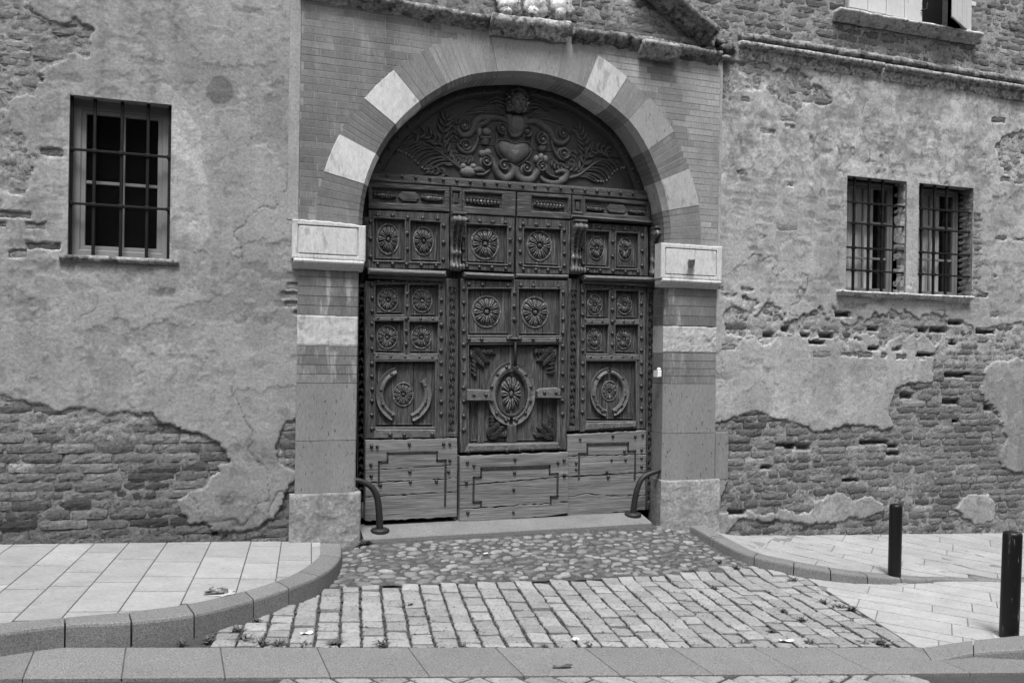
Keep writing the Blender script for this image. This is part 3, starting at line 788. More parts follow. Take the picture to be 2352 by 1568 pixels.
def Ri(a): return float(np.interp(a, ai, ri)*.5+.5*np.mean(np.interp([a-.1, a+.1], ai, ri)))
def Ro(a): return float(np.interp(a, ao, ro))
ang_of = lambda p: (lambda q: q+2*math.pi if q < -1 else q)(math.atan2(p[1]-ZC0, p[0]-XC))
CH = .045
zcapL = BZ(755, 507, -.10); zcapR = zcapL
def vous(a0, a1, kind, tone, name='voussoir', proud=0., ro_off=0.):
    g = .0016 if kind != 'joint' else 0; a0 += g; a1 -= g; n = max(2, int((a1-a0)/.035))
    P = []
    V = []; y0 = YF-proud
    for i in range(n+1):
        a = a0+(a1-a0)*i/n; c, s = math.cos(a), math.sin(a); R1, R0 = Ri(a), Ro(a)+ro_off
        for r, y in ((R0, .02), (R0, y0+.004), (R0-.004, y0), (R1+.0, y0), (R1-CH, YF+CH+.01), (R1-CH-.004, .28)):
            V.append((XC+r*c, y, ZC0+r*s))
    m = 6
    F = [(i*m+k, i*m+k+1, (i+1)*m+k+1, (i+1)*m+k) for i in range(n) for k in range(m-1)]
    F += [tuple(range(m))[::-1], tuple(n*m+k for k in range(m))]
    F = [f[::-1] for f in F]
    mat = {'w': WSTONE, 'b': PBRICK, 'g': GSTONE, 'joint': JOINT}[kind]
    b = MB(); b.add(V, F); return b.build(name, mat, ar, color=tone)
A = {k: ang_of(p) for k, p in dict(w1b=z2(540, 1025), w1t=z2(608, 855), w2b=z2(714, 692), w2t=z2(852, 566), k0=z2(1285, 402), k1=z3(465, 433), m1=z2(1010, 480), m2=z2(1140, 412),
     w3t=z3(620, 487), w3b=z3(757, 584), g1t=z3(865, 665), g1b=z3(970, 835), w4t=z3(1040, 1003), w4b=z3(1085, 1172)).items()}
aL = math.pi-math.asin((zcapL+.0-ZC0)/1.58)+.004; aR = math.asin((zcapR-ZC0)/1.58)-.004
vr = random.Random(3)
def brickset(a_hi, a_lo, n, t0=1.0, dt=.1):
    for i in range(n):
        p = a_lo+(a_hi-a_lo)*i/n; q = a_lo+(a_hi-a_lo)*(i+1)/n
        vous(p+.0012, q-.0012, 'b', t0*vr.uniform(1-dt, 1+dt), 'arch_brick', vr.uniform(.0002, .0022), vr.uniform(-.008, .012))
brickset(aL, A['w1b'], 6, 1.0); vous(A['w1t'], A['w1b'], 'w', .98, proud=.004)
brickset(A['w1t'], A['w2b'], 7, .9); vous(A['w2t'], A['w2b'], 'w', .95, proud=.004)
brickset(A['w2t'], A['m1'], 5, 1.15); brickset(A['m1'], A['m2'], 6, 1.5, .12); brickset(A['m2'], A['k0'], 5, 1.45, .1)
vous(A['k1'], A['k0'], 'g', 1.25, 'keystone', .006)
brickset(A['k1'], A['w3t'], 6, 1.45, .1); vous(A['w3b'], A['w3t'], 'w', .88, proud=.004)
brickset(A['w3b'], A['g1t'], 5, 1.3, .15); vous(A['g1b'], A['g1t'], 'g', 1.3, proud=.003)
brickset(A['g1b'], A['w4t'], 6, 1.0); vous(A['w4b'], A['w4t'], 'w', .62, proud=.004)
brickset(A['w4b'], aR, 6, 1.15)
# joint ring just behind the brick faces (lime mortar shows between)
def ring_joint():
    n = 90; V = []
    for i in range(n+1):
        a = aR+(aL-aR)*i/n; c, s = math.cos(a), math.sin(a)
        for r, y in ((Ro(a)-.012, YF+.0008), (Ri(a)+.002, YF+.0008), (Ri(a)-CH+.004, YF+CH+.013), (Ri(a)-CH+.002, .285)): V.append((XC+r*c, y, ZC0+r*s))
    b = MB(); b.add(V, [(i*4+k, (i+1)*4+k, (i+1)*4+k+1, i*4+k+1) for i in range(n) for k in range(3)]); b.build('arch_mortar', JOINT, ar)
ring_joint()
# spandrel bricks laid in thin courses, cut round the arch ring
ztop = 4.62; spx0 = XL; spx1 = XR
sb = MB()
n = 70; V = []
for i in range(n+1):       # backing plate outside the ring, fan-stitched to the rectangle
    a = aR+(aL-aR)*i/n; c, s = math.cos(a), math.sin(a); R = Ro(a)-.03
    p = (XC+R*c, ZC0+R*s)
    tx = (spx1-XC)/c if c > 1e-6 else ((spx0-XC)/c if c < -1e-6 else 1e9); tz = (ztop-ZC0)/s if s > 1e-6 else 1e9
    t = min(tx, tz); q = (XC+t*c, ZC0+t*s)
    V += [(p[0], YF+.0006, p[1]), (q[0], YF+.0006, q[1])]
for cx_, zz in ((spx1, ztop), (spx0, ztop)): V.append((cx_, YF+.0006, zz))
F = []
for i in range(n):
    F.append((2*i, 2*i+1, 2*i+3, 2*i+2)[::-1])
    a0 = V[2*i+1]; a1 = V[2*i+3]
    if abs(a0[0]-spx1) < 1e-6 and abs(a1[0]-spx1) > 1e-6: F.append((2*i+1, 2*n+2, 2*i+3)[::-1])
    if abs(a0[2]-ztop) < 1e-6 and abs(a1[2]-ztop) > 1e-6: F.append((2*i+1, 2*n+3, 2*i+3)[::-1])
sb.add(V, F); sb.build('spandrel_mortar', JOINT, ar)
ring = [(XC+(Ro(a)-.012)*math.cos(a), ZC0+(Ro(a)-.012)*math.sin(a)) for a in np.linspace(aR-.1, aL+.1, 120)]
zc_ = zcapL+.002; row = 0; chh = .062; bl = .285; cnt = 0
PBM = {}; XB = MB()
while zc_ < ztop:
    h = chh
    dzz = abs(zc_+h/2-ZC0)
    segs = [(spx0, spx1)]
    # half-chord of the ring at this height
    xs_in = [p[0] for p in ring if abs(p[1]-(zc_+h/2)) < .05]
    lx = [x for x in xs_in if x < XC]; rx = [x for x in xs_in if x > XC]
    if lx and rx: segs = [(spx0, sum(lx)/len(lx)), (sum(rx)/len(rx), spx1)]
    off = (row % 2)*bl/2+vr.uniform(-.03, .03)
    for sa, sb_ in segs:
        x = sa-(0 if sa > 1.5 else off)
        if sa > 1.5: x = sa+vr.uniform(-.15, 0)
        while x < sb_:
            L = bl*vr.choice((1, 1, 1, .5, .8)); x0_ = max(x+.003, sa); x1_ = min(x+L-.003, sb_)
            if x1_-x0_ > .03:
                b = MB(); tn = vr.uniform(.93, 1.07)*(vr.choice((1.18, .86)) if vr.random() < .08 else 1)
                if zc_ > 4.2 and 1.9 < x0_ < 4.0: tn *= 1.5
                if x1_ > XR-.28: tn *= 1.3
                if x0_ > 3.7: tn *= 1.2
                b.box(0, x1_-x0_, -.0012, .012, 0, h-.007, .0008)
                key = round(x1_-x0_, 2)
                if key not in PBM: PBM[key] = mesh('brick', b.V, b.F, PBRICK)
                st_ = float(fbm(np.array([(x0_+x1_)/2]), np.array([zc_*.25]), 3.2, 3, 88)[0]); tn *= 1+.55*max(0, st_)*min(1, max(0, (zc_-3.6)/.8))
                if cnt >= 300: XB.add([(v[0]+x0_, v[1]+YF-.0002, v[2]+zc_+.003) for v in b.V], b.F)
                if cnt < 300: ob('brick', PBM[key], ar, (x0_, YF+vr.uniform(-.0007, .0004), zc_+.003), None, None, tn)
                cnt += 1
            x += L
    zc_ += h; row += 1

if XB.V: XB.build('brickwork', PBRICK, ar, color=1.)['kind'] = 'stuff'
# piers
def pier(x0, x1, side):
    jy = .19
    inner_ch = .0 if side < 0 else .075
    def block(za, zb, mat, tone, name, proud=0., amp=0., seed=0, ex=0.):
        a, b = x0-ex, x1+ex
        g = .0015
        if side < 0: prof = [(a, .03), (a, YF-proud), (b-.012, YF-proud), (b, YF-proud+.012), (b, jy+.1)]
        else: prof = [(a-.0, jy+.1), (a, YF-proud+.055), (a+inner_ch, YF-proud), (b, YF-proud), (b, .03)]
        if side > 0 and ex: prof = [(a+ex, jy+.1), (a+ex*.5, YF-proud+.05), (a+inner_ch, YF-proud), (b, YF-proud), (b, .03)]
        nz = max(2, int((zb-za)/.016)) if amp else 2
        # subdivide faces along the profile
        pp = []
        for i in range(len(prof)-1):
            p, q = prof[i], prof[i+1]; k = max(1, int(math.hypot(q[0]-p[0], q[1]-p[1])/.016)) if amp else 1
            for j in range(k): pp.append((p[0]+(q[0]-p[0])*j/k, p[1]+(q[1]-p[1])*j/k))
        pp.append(prof[-1]); m = len(pp); V = []
        for i in range(nz+1):
            z = za+g+(zb-za-2*g)*i/nz
            for x, y in pp:
                d = amp*float(fbm(np.array([x*1.+y*.5]), np.array([z]), 8, 4, seed)[0]) if amp else 0
                e = amp*.8*(1 if i in (0, nz) else 0)
                V.append((x, y+abs(d)+e*.5, z))
        F = [(i*m+k, i*m+k+1, (i+1)*m+k+1, (i+1)*m+k) for i in range(nz) for k in range(m-1)]
        F += [tuple(range(m))[::-1], tuple(nz*m+k for k in range(m))]
        b_ = MB(); b_.add(V, F); return b_.build(name, mat, ar, bool(amp) and False, color=tone)
    def coursed(za, zb, tone, rows):
        h = (zb-za)/rows
        block(za, zb, JOINT, 1, 'pier_mortar', -.004)
        for r in range(rows):
            cuts = [x0, x0+(x1-x0)*(.30 if r % 2 else .6), x1]
            if r % 3 == 1: cuts = [x0, x0+.16, x0+.16+.27, x1]
            for k in range(len(cuts)-1):
                a, b = cuts[k]+.003, cuts[k+1]-.003
                tn = tone*vr.uniform(.8, 1.2)
                last = (k == len(cuts)-2); first = k == 0
                q = MB(); zz0, zz1 = za+r*h+.003, za+(r+1)*h-.003
                if side < 0 and last: P = [(a, .02), (a, YF), (x1-.010, YF), (x1+.001, YF+.012), (x1+.001, jy+.1)]
                elif side > 0 and first: P = [(x0-.001, jy+.1), (x0-.001, YF+.055), (x0+inner_ch, YF), (b, YF), (b, .02)]
                else: P = [(a, .02), (a, YF), (b, YF), (b, .02)]
                m = len(P); V = [(x, y, zz0) for x, y in P]+[(x, y, zz1) for x, y in P]
                q.add(V, [(i, i+1, m+i+1, m+i) for i in range(m-1)]+[tuple(range(m))[::-1], tuple(m+i for i in range(m))])
                q.build('pier_brick', PIERB, ar, color=tn)
    xm = (x0+x1)/2
    def Zp(py_l, py_r):
        return at(750, py_l, YF)[1] if side < 0 else at(1578, py_r, YF)[1]
    zz = [Zp(620, 662), Zp(724, 748), Zp(795, 811), Zp(880, 881), Zp(1011, 994), Zp(1131, 1101)]
    coursed(zz[1], zz[0]+.02, 1.05, 5 if side < 0 else 4)
    block(zz[2], zz[1], WSTONE, .78 if side < 0 else .72, 'white_block', .004, .010 if side < 0 else .022, 5)
    coursed(zz[3], zz[2], 1.1, 4)
    block(zz[4], zz[3], GSTONE, 1.0, 'grey_block', .004)
    block(zz[5], zz[4], GSTONE, .95, 'grey_block', .002)
    block(-.32, zz[5], PLINTH, .95 if side < 0 else 1.05, 'plinth', .035, .012, 8, .045)
    # impost capital: sunk panel, moulding beneath
    zt = zcapL; zb = zz[0]
    a, b = (x0-.045, x1+.075) if side < 0 else (x0-.03, x1+.075)
    if side > 0: a, b = at(1519, 600, -.10)[0], at(1659, 600, -.10)[0]
    else: a, b = at(671, 560, -.10)[0], at(840, 560, -.10)[0]
    q = MB(); yfc = -.10; zbm = zb+.085
    ins = .045
    rr_ = random.Random(int(a*10))
    def rag(x): return zt-abs(rr_.gauss(0, .004))-(.035*max(0, (x-a)/(b-a)-.45) if side < 0 else 0)
    top = [(a+(b-a)*i/14, rag(a+(b-a)*i/14)) for i in range(14, -1, -1)]
    outer = [(a, zbm), (b, zbm)]+top
    q.plate(outer, [[(a+ins, zbm+ins*.8), (b-ins*1.4, zbm+ins*.8), (b-ins*1.4, zt-ins), (a+ins, zt-ins)]], yfc, jy if side < 0 else .035, .008, .004)
    q.box(a+ins+.010, b-ins*1.4-.010, yfc+.002, .02, zbm+ins*.8+.010, zt-ins-.010, .004)
    q.box(a+ins-.01, b-ins*1.4+.01, yfc+.014, .02, zbm+ins*.8-.01, zt-ins+.01)
    if side > 0: q.box(x0-.001, x1-.02, .036, jy+.1, zb, zt-.004)
    co = q.build('capital', WSTONE, ar, color=.93)
    mm = MB(); prof = [(.05, zb-.0), (YF-.012, zb), (YF-.02, zb+.02), (YF-.035, zb+.028), (YF-.065, zb+.045), (YF-.078, zb+.065), (YF-.07, zb+.084), (.05, zb+.084)]
    sweep(mm, prof, a-.006+.02, b-.012, .02, .004, 41+side)
    mm.build('capital_moulding', WSTONE, ar, True, color=.85)
    return a, b, zbm, zt
capL = pier(XL, at(820, 900, YF)[0], -1)
xj = at(1503, 900, .19)[0]
capR = pier(xj-.0, XR, 1)
# broken stone stub on the right capital
cz = (capR[2]+capR[3])/2; cx_ = at(1586, 603, -.1)[0]
q = MB(); q.tube([(cx_+.01, -.09, cz-.01), (cx_-.005, -.13, cz+.005), (cx_-.02, -.17, cz+.008)], [.042, .034, .022], 10)
q.blob((cx_-.03, -.17, cz+.01), (.035, .02, .018), 3, .2); q.build('carved_stub', WSTONE, ar, True, color=.5)
# low jamb strips: right pier side strip of grey stone
q = MB(); xs0, xs1 = at(1640, 1050)[0], at(1670, 1050)[0]
q.box(xs0, xs1, -.022, .05, at(1655, 1100)[1], at(1655, 992)[1], .004); q.build('grey_block', GSTONE, ar, color=.9)
# smooth plaster bands either side of the brick field
for (pa, pb) in ((at(661, 300)[0], XL), (XR, at(1656, 300)[0])):
    q = MB(); q.box(min(pa, pb)+.002, max(pa, pb)-.003, YF+.004, .02, zcapL-.02 if pb > 3 else zcapL, 4.70, .004); q.build('plaster_band', mk('smooth_plaster', .27, .12, 3, .12, 40, .4, .003), ar)

# entablature over the arch: eroded moulding, moulded blocks, statue remains, sloping pediment piece
ze = at(1170, 62, -.12)[1]
def entz(x): return ze+.02*math.sin(x*2.1)
prof = [(.04, -.03), (-.03, -.02), (-.045, .0), (-.06, .02), (-.10, .035), (-.12, .07), (-.125, .10), (-.07, .12), (.04, .14)]
q = MB(); sweep(q, prof, XL-.02, at(1128, 40, -.12)[0], .011, .017, 51, zf=entz, sc=15); o = q.build('eroded_moulding', ERODED, ar, True, color=.95)
q = MB(); sweep(q, prof, at(1322, 60, -.12)[0], at(1660, 120, -.12)[0], .011, .026, 53, sc=14, zf=lambda x: entz(x)-.02); q.build('eroded_moulding', ERODED, ar, True, color=.7)
q = MB(); prof2 = [(.04, -.05), (-.07, -.045), (-.09, -.02), (-.10, .0), (-.14, .03), (-.16, .06), (-.165, .10), (-.15, .12), (.04, .13)]
sweep(q, prof2, at(1133, 50, -.15)[0], at(1312, 60, -.15)[0], .013, .012, 55, zf=entz); q.build('statue_ledge', ERODED, ar, True, color=1.3)
q = MB(); a, b = at(1480, 100, -.17)[0], at(1566, 110, -.17)[0]
prof3 = [(.04, -.05), (-.12, -.05), (-.125, -.02), (-.15, -.01), (-.17, .03), (-.19, .05), (-.195, .085), (-.10, .1), (.04, .11)]
sweep(q, prof3, a, b, .014, .006, 57, zf=lambda x: ze-.03); q.build('moulded_block', ERODED, ar, True, color=1.25)
st = thing('statue_remains', 'white broken stone feet of a lost statue on the ledge above the keystone', 'statue', (at(1230, 40, -.08)[0], -.06, ze+.12))
WR = mk('rough_white_stone', .46, .15, 8, .3, 30, 1., .012, spots=.4, spot_s=18)
for i, (px, py, wx_, hz_) in enumerate(((1168, 15, 34, 30), (1229, 18, 36, 40), (1290, 20, 34, 38))):
    c = at(px, py, -.08); s_ = 1/236.
    q = MB()
    q.blob((c[0], -.08, c[1]), (wx_*s_*.8, .075, hz_*s_*.75), 60+i, .16, 20, 12)
    q.blob((c[0]+.03*(i-1), -.03, c[1]+.12), (wx_*s_*.6, .06, hz_*s_*.9), 64+i, .16, 16, 10)
    q.blob((c[0]-.04, -.12, c[1]-.07), (wx_*s_*.35, .05, hz_*s_*.35), 68+i, .2, 12, 8)
    q.build('foot', WR, st, True)
q = MB(); p0 = at(1470, -60, -.1); p1 = at(1640, 84, -.1); n = 26
V = []; tx, tz = p1[0]-p0[0], p1[1]-p0[1]; L = math.hypot(tx, tz); tx /= L; tz /= L; nx_, nz_ = -tz, tx
pr4 = [(.04, -.10), (-.06, -.09), (-.09, -.05), (-.10, -.02), (-.15, .0), (-.18, .03), (-.18, .07), (-.12, .09), (.04, .10)]
for i in range(n+1):
    for k, (y, hh_) in enumerate(pr4):
        d = float(fbm(np.array([i*.05+k*.3]), np.array([hh_]), 9, 3, 71)[0])*.03
        V.append((p0[0]+tx*L*i/n+nx_*(hh_+d), y+d, p0[1]+tz*L*i/n+nz_*(hh_+d)))
m = len(pr4); q.add(V, [(i*m+k, (i+1)*m+k, (i+1)*m+k+1, i*m+k+1) for i in range(n) for k in range(m-1)]+[tuple(range(m)), tuple(n*m+k for k in range(m))[::-1]])
q.build('sloping_cornice', ERODED, ar, True, color=.62)
q = MB(); c = at(1655, 112, -.05)
for i in range(7): q.blob((c[0]+RN.uniform(-.15, .25), RN.uniform(-.06, .0), c[1]+RN.uniform(-.09, .12)), (RN.uniform(.05, .1), .05, RN.uniform(.03, .06)), 80+i, .25, 12, 8)
q.build('crumbled_stone', ERODED, ar, True, color=.55)
# ================================================================== the gate
gt = thing('carved_gate', 'dark studded oak gate with carved rosettes, a wicket door and a round carved top', 'gate', (2.75, .25, 0))
YG = .25                                              # plane in which the carpentry was measured
Zq = lambda k: (lambda *p: at(*k(*p), YG))
z1 = Zq(lambda x, y: (816.6+x*.3038, 170.1+y*.3038))
za = Zq(lambda x, y: (803+x*.2691, 598.9+y*.2691))
zb_ = Zq(lambda x, y: (1156.9+x*.2691, 598.9+y*.2691))
zc4 = Zq(lambda x, y: (803+x*.3298, 884.6+y*.3298))
dp = Zq(lambda x, y: (x, y))
PXM = 1/238.                                          # one picture unit (2352 wide) in metres at the gate
NAILS = []
def nail_mesh():
    b = MB(); b.dome(0, 0, 0, .0205, .0205, .018, 9, 3); return mesh('nail', b.V, b.F, STUD, True)
NM = nail_mesh(); XN = MB(); nn = [0]; nr = random.Random(9)
def nails(parent, pts, y, s=1.):
    for p in pts:
        nn[0] += 1; k = s*nr.uniform(.9, 1.12)
        if nn[0] > 300: XN.dome(p[0], p[1], y, .0205*k, .0205*k, .018*k, 9, 3); continue
        ob('nail', NM, parent, (p[0]+nr.uniform(-.003, .003), y, p[1]), (k, 1, k))
def line_pts(fn, pts): return [fn(*p) for p in pts]
def member(parent, name, quad, yf, yb, mat, holes=(), bev=.008, hb=.014, label=None):
    b = MB(); b.plate(quad, holes, yf, yb, bev, hb); o = b.build(name, mat, parent)
    if label: o['label'] = label
    return o
def moulding(parent, loop, y, wd=.018, h=.014, out=.0, mat=WOODV):
    l = ccw(list(loop)); l = inset(l, -out)
    b = MB(); n = len(l)
    prof = [(0, 0), (-.25, .75), (-.45, 1), (-.6, .8), (-.7, .35), (-.85, .55), (-1, 0)]
    loops = [inset(l, q[0]*wd) for q in prof]; V = []
    for lp, q in zip(loops, prof): V += [(p[0], y-h*q[1], p[1]) for p in lp]
    m = len(prof)
    F = [(k*n+i, (k+1)*n+i, (k+1)*n+(i+1) % n, k*n+(i+1) % n) for k in range(m-1) for i in range(n)]
    b.add(V, F); return b.build('panel_moulding', WORN if wd > .015 else mat, parent)
def rosette_mesh(npet, seed, worn=0.):
    r_ = random.Random(seed); nr_, na = 15, npet*9; V = [(0, -.62, 0)]; F = []
    wob = [r_.uniform(.9, 1.08) for _ in range(npet)]
    for i in range(1, nr_+1):
        for j in range(na):
            a = 2*math.pi*j/na; pi_ = int((a/(2*math.pi)*npet+.5) % npet); ph = (a/(2*math.pi)*npet+.5) % 1-.5
            R = (.80+.20*math.sqrt(max(0, 1-(ph*2)**2)))*wob[pi_]
            r = i/nr_*1.0
            rr = r*R
            lobe = math.cos(ph*math.pi)**.8; groove = math.exp(-((ph)/.10)**2)*.45*(r > .42)*(r < .9)
            env = math.sin(min(1, max(0, (r-.17)/.83))*math.pi)**.45 if r > .17 else 0
            h = (.02+.98*min(1, lobe*1.25)-groove)*env
            if r > .97: h = 0
            if r < .2: h = max(h, .85*math.sqrt(max(0, 1-(r/.2)**2)))
            if .2 <= r < .3: h *= .25
            h *= 1-worn*r_.uniform(0, 1)
            V.append((rr*math.cos(a), -h, rr*math.sin(a)))
    for j in range(na): F.append((0, 1+j, 1+(j+1) % na))
    for i in range(nr_-1):
        for j in range(na):
            a = 1+i*na+j; b = 1+i*na+(j+1) % na; F.append((a, a+na, b+na, b))
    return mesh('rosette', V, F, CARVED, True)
RM = [rosette_mesh(12, 1), rosette_mesh(12, 2, .12), rosette_mesh(10, 3)]
def rosette(parent, c, rx, rz, y, k=0, h=.030):
    h *= 1.35 if h < .02 else 1
    o = ob('rosette', RM[k], parent, (c[0], y, c[1]), (rx, h, rz), (0, nr.uniform(-.1, .1), 0))
    # turned groove around it
    b = MB(); n = 40; V = []
    for i in range(n):
        a = 2*math.pi*i/n
        for q, hh in ((1.02, 0), (1.06, .006), (1.13, .008), (1.2, 0)): V.append((c[0]+rx*q*math.cos(a), y-hh, c[1]+rz*q*math.sin(a)))
    b.add(V, [(i*4+k_, i*4+k_+1, ((i+1) % n)*4+k_+1, ((i+1) % n)*4+k_) for i in range(n) for k_ in range(3)])
    b.build('rosette_rim', CARVED, parent, True); return o
def spiral(c, r0, turns, a0, sgn, n=26):
    P = []
    for i in range(n+1):
        t = i/n; r = r0*(1-t)**.8*1.0+r0*.10*t; a = a0+sgn*turns*2*math.pi*t; P.append((c[0]+r*math.cos(a), c[1]+r*math.sin(a)))
    return P
def leafr(b, p, d, L, wd, h, y, curl=.25, side=1):
    # a pointed leaf: from p along angle d
    P = []; n = 5; a = d
    x, z = p
    for i in range(n+1): P.append((x, z)); x += L/n*math.cos(a); z += L/n*math.sin(a); a += curl*side/n*2
    b.ridge(P, [wd*.35, wd*.9, wd, wd*.8, wd*.45, wd*.06], h, y, 6, 2, .45)

# ---- tympanum
arch_out = []
for a in np.linspace(math.pi-.02, .02, 60):
    R = Ri(min(max(a, aR), aL))-CH+.012; arch_out.append((XC+R*math.cos(a), ZC0+R*math.sin(a)))
zl, zr = z1(110, 745)[1], z1(2180, 880)[1]
zbase = (zl+zr)/2
def arch_poly(dr, zcut0, zcut1, n=60):
    P = []
    for a in np.linspace(math.pi, 0, n):
        R = Ri(min(max(a, aR), aL))-CH+dr; x, z = XC+R*math.cos(a), ZC0+R*math.sin(a)
        zc = zcut0+(zcut1-zcut0)*(x-1.2)/3.1
        if z > zc: P.append((x, z))
    f = P[0]; l = P[-1]
    P = [(f[0]-.002, zcut0)]+P+[(l[0]+.002, zcut1)]
    return P
ty = member(gt, 'tympanum', arch_poly(.0, zl-.03, zr-.03), .30, .34, TYMP, label='half-round carved top of the gate with a winged head over a heart')
# planks of the tympanum
seams = [z1(700, 200)[1], z1(500, 470)[1]]
bnds = [zl-.03]+[zl+.36, zl+.80]+[5]
for i in range(3):
    P = [p for p in arch_poly(-.002, zl-.02, zl-.02, 90)]
    lo_, hi_ = bnds[i]+.004, bnds[i+1]-.0
    reg_ = [(0, lo_), (6, lo_), (6, hi_), (0, hi_)]
    Q = clip_poly(ccw(P), reg_)
    if len(Q) > 3: member(ty, 'plank', Q, .285-.002*i, .30, TYMP, bev=.003)
yT = .283
# rim moulding following the arch
b = MB(); n = 70; V = []
rimp = [(0, .285), (0, .25), (-.03, .243), (-.06, .243), (-.075, .255), (-.095, .262), (-.105, .285)]
angs = [a for a in np.linspace(math.pi-.0, .0, 110) if ZC0+(Ri(min(max(a, aR), aL))-CH)*math.sin(a) > zl-.03+(zr-zl)*(math.cos(a)+1)/2]
for a in angs:
    for dr, y in rimp:
        R = Ri(min(max(a, aR), aL))-CH-.004+dr; V.append((XC+R*math.cos(a), y, ZC0+R*math.sin(a)))
m = len(rimp); b.add(V, [(i*m+k, i*m+k+1, (i+1)*m+k+1, (i+1)*m+k) for i in range(len(angs)-1) for k in range(m-1)])
rim = b.build('arched_rim', TYMP, ty)
nails(ty, [(XC+(Ri(a)-CH-.05)*math.cos(a), ZC0+(Ri(a)-CH-.05)*math.sin(a)) for a in np.linspace(angs[1]-.06, angs[-2]+.06, 24)], .243, .9)
# ledge under the carving
q = [z1(100, 820), z1(2215, 965), z1(2190, 885), z1(110, 742)]
tl = member(ty, 'studded_rail', q, .215, .30, WOODH, bev=.02)
nails(tl, line_pts(z1, [(235, 775), (345, 780), (450, 788), (552, 795), (657, 805), (760, 812), (860, 820), (962, 828), (1060, 832), (1157, 840), (1253, 848),
      (1348, 855), (1443, 860), (1540, 868), (1630, 873), (1722, 883), (1815, 890), (1903, 895), (1992, 903), (2082, 908)]), .215, .85)
k1 = .3038*PXM
def crv(parent, name, items, y=yT, mat=TYMPC):
    b = MB()
    for it in items:
        if it[0] == 'r': b.ridge(line_pts(z1, it[1]), [v*k1*1.15 for v in it[2]], float(it[3]), y, 7, 4)
        elif it[0] == 's':
            c = z1(*it[1]); r = it[2]*k1
            P = spiral(c, r, it[3], it[4], it[5]); b.ridge(P, [r*.62, r*.5, r*.38, r*.3], float(it[6]), y, 6, 1)
            b.dome(c[0], c[1], y, r*.26, r*.26, it[6]*1.1, 8)
            b.dome(c[0], c[1], y, r*1.15, r*1.15, it[6]*.35, 18, 3)
        elif it[0] == 'd': c = z1(*it[1]); b.dome(c[0], c[1], y, it[2]*k1, it[3]*k1, float(it[4]), 14, 5)
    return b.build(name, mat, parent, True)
# heart
b = MB(); hc = z1(1203, 590); n = 56; rings = 9; V = []; F = []
for i in range(rings+1):
    t = i/rings
    for j in range(n):
        a = 2*math.pi*j/n
        sa_ = math.sin(a); hx_ = 16*math.copysign(abs(sa_)**1.5, sa_); hz_ = 12.5*math.cos(a)-4.2*math.cos(2*a)-.9*math.cos(3*a)-.6*math.cos(4*a)
        hx_ = .75*hx_+.25*15*math.sin(a); hz_ = .85*hz_+.15*(12*math.cos(a)-2)
        V.append((hc[0]+hx_*t*132/15*k1, yT-.052*math.sqrt(max(0, 1-t**2.4))-.002, hc[1]+(hz_+2)*t*105/14.5*k1*1.0))
F = [(i*n+j, (i+1)*n+j, (i+1)*n+(j+1) % n, i*n+(j+1) % n) for i in range(rings) for j in range(n)]
b.add(V, F)
P = [(p[0], p[2]) for p in V[-n:]]+[(V[-n][0], V[-n][2])]
P = [(hc[0]+(p[0]-hc[0])*1.06, hc[1]+(p[1]-hc[1])*1.05) for p in P]
b.ridge(P, [.022, .022], .020, yT, 5, 1)
b.build('heart', TYMPC, ty, True)
# winged head
hb_ = MB(); hc = z1(1232, 215); NU, NV = 44, 34; rx, rz = 66*k1, 84*k1; V = []
G = lambda x, z, cx, cz, sx, sz, h: h*math.exp(-((x-cx)/sx)**2-((z-cz)/sz)**2)
for j in range(NV+1):
    for i in range(NU+1):
        u = -1+2*i/NU; v = -1+2*j/NV
        wq = math.sqrt(max(0, 1-v*v*.999)); x = u*wq*(1-.18*max(0, -v)**1.5); z = v
        rr2 = min(1, u*u); d = .075*math.sqrt(max(0, 1-rr2))*wq**.6
        d += G(x, z, 0, -.05, .10, .16, .018)+G(x, z, 0, -.18, .16, .07, .016)                                   # nose
        d -= G(x, z, -.33, .10, .17, .09, .016)+G(x, z, .33, .10, .17, .09, .016)                                 # eye sockets
        d += G(x, z, -.33, .08, .10, .05, .008)+G(x, z, .33, .08, .10, .05, .008)                                 # eyes
        d += G(x, z, -.35, .25, .2, .05, .006)+G(x, z, .35, .25, .2, .05, .006)                                   # brows
        d += G(x, z, 0, -.42, .20, .045, .010)+G(x, z, 0, -.52, .16, .05, .010)-G(x, z, 0, -.47, .2, .018, .010)  # lips
        d += G(x, z, -.45, -.25, .22, .22, .010)+G(x, z, .45, -.25, .22, .22, .010)+G(x, z, 0, -.78, .2, .12, .010)  # cheeks, chin
        V.append((hc[0]+x*rx, yT-.030-d, hc[1]+z*rz))
hb_.add(V, [(j*(NU+1)+i, j*(NU+1)+i+1, (j+1)*(NU+1)+i+1, (j+1)*(NU+1)+i) for j in range(NV) for i in range(NU)])
hd = hb_.build('carved_head', TYMPC, ty, True)
hh = MB(); hr = random.Random(4)
for i in range(64):
    a = hr.uniform(-.95, math.pi+.95); q = hr.uniform(.98, 1.22 if .7 < a < 2.4 else 1.5)
    c = (hc[0]+rx*q*math.cos(a), hc[1]+.012+rz*(q*.93)*math.sin(a)); r = k1*hr.uniform(9, 17)
    hh.blob((c[0], yT-.034+.03*(q-1), c[1]), (r*hr.uniform(.8, 1.3), .036, r), hr.randrange(999), .14, 9, 6)
    hh.ridge(spiral(c, r*.9, 1.1, hr.uniform(0, 6), hr.choice((-1, 1)), 8), [r*.5, r*.2], .012, yT-.052, 4, 1)
hh.build('carved_hair', TYMPC, ty, True)
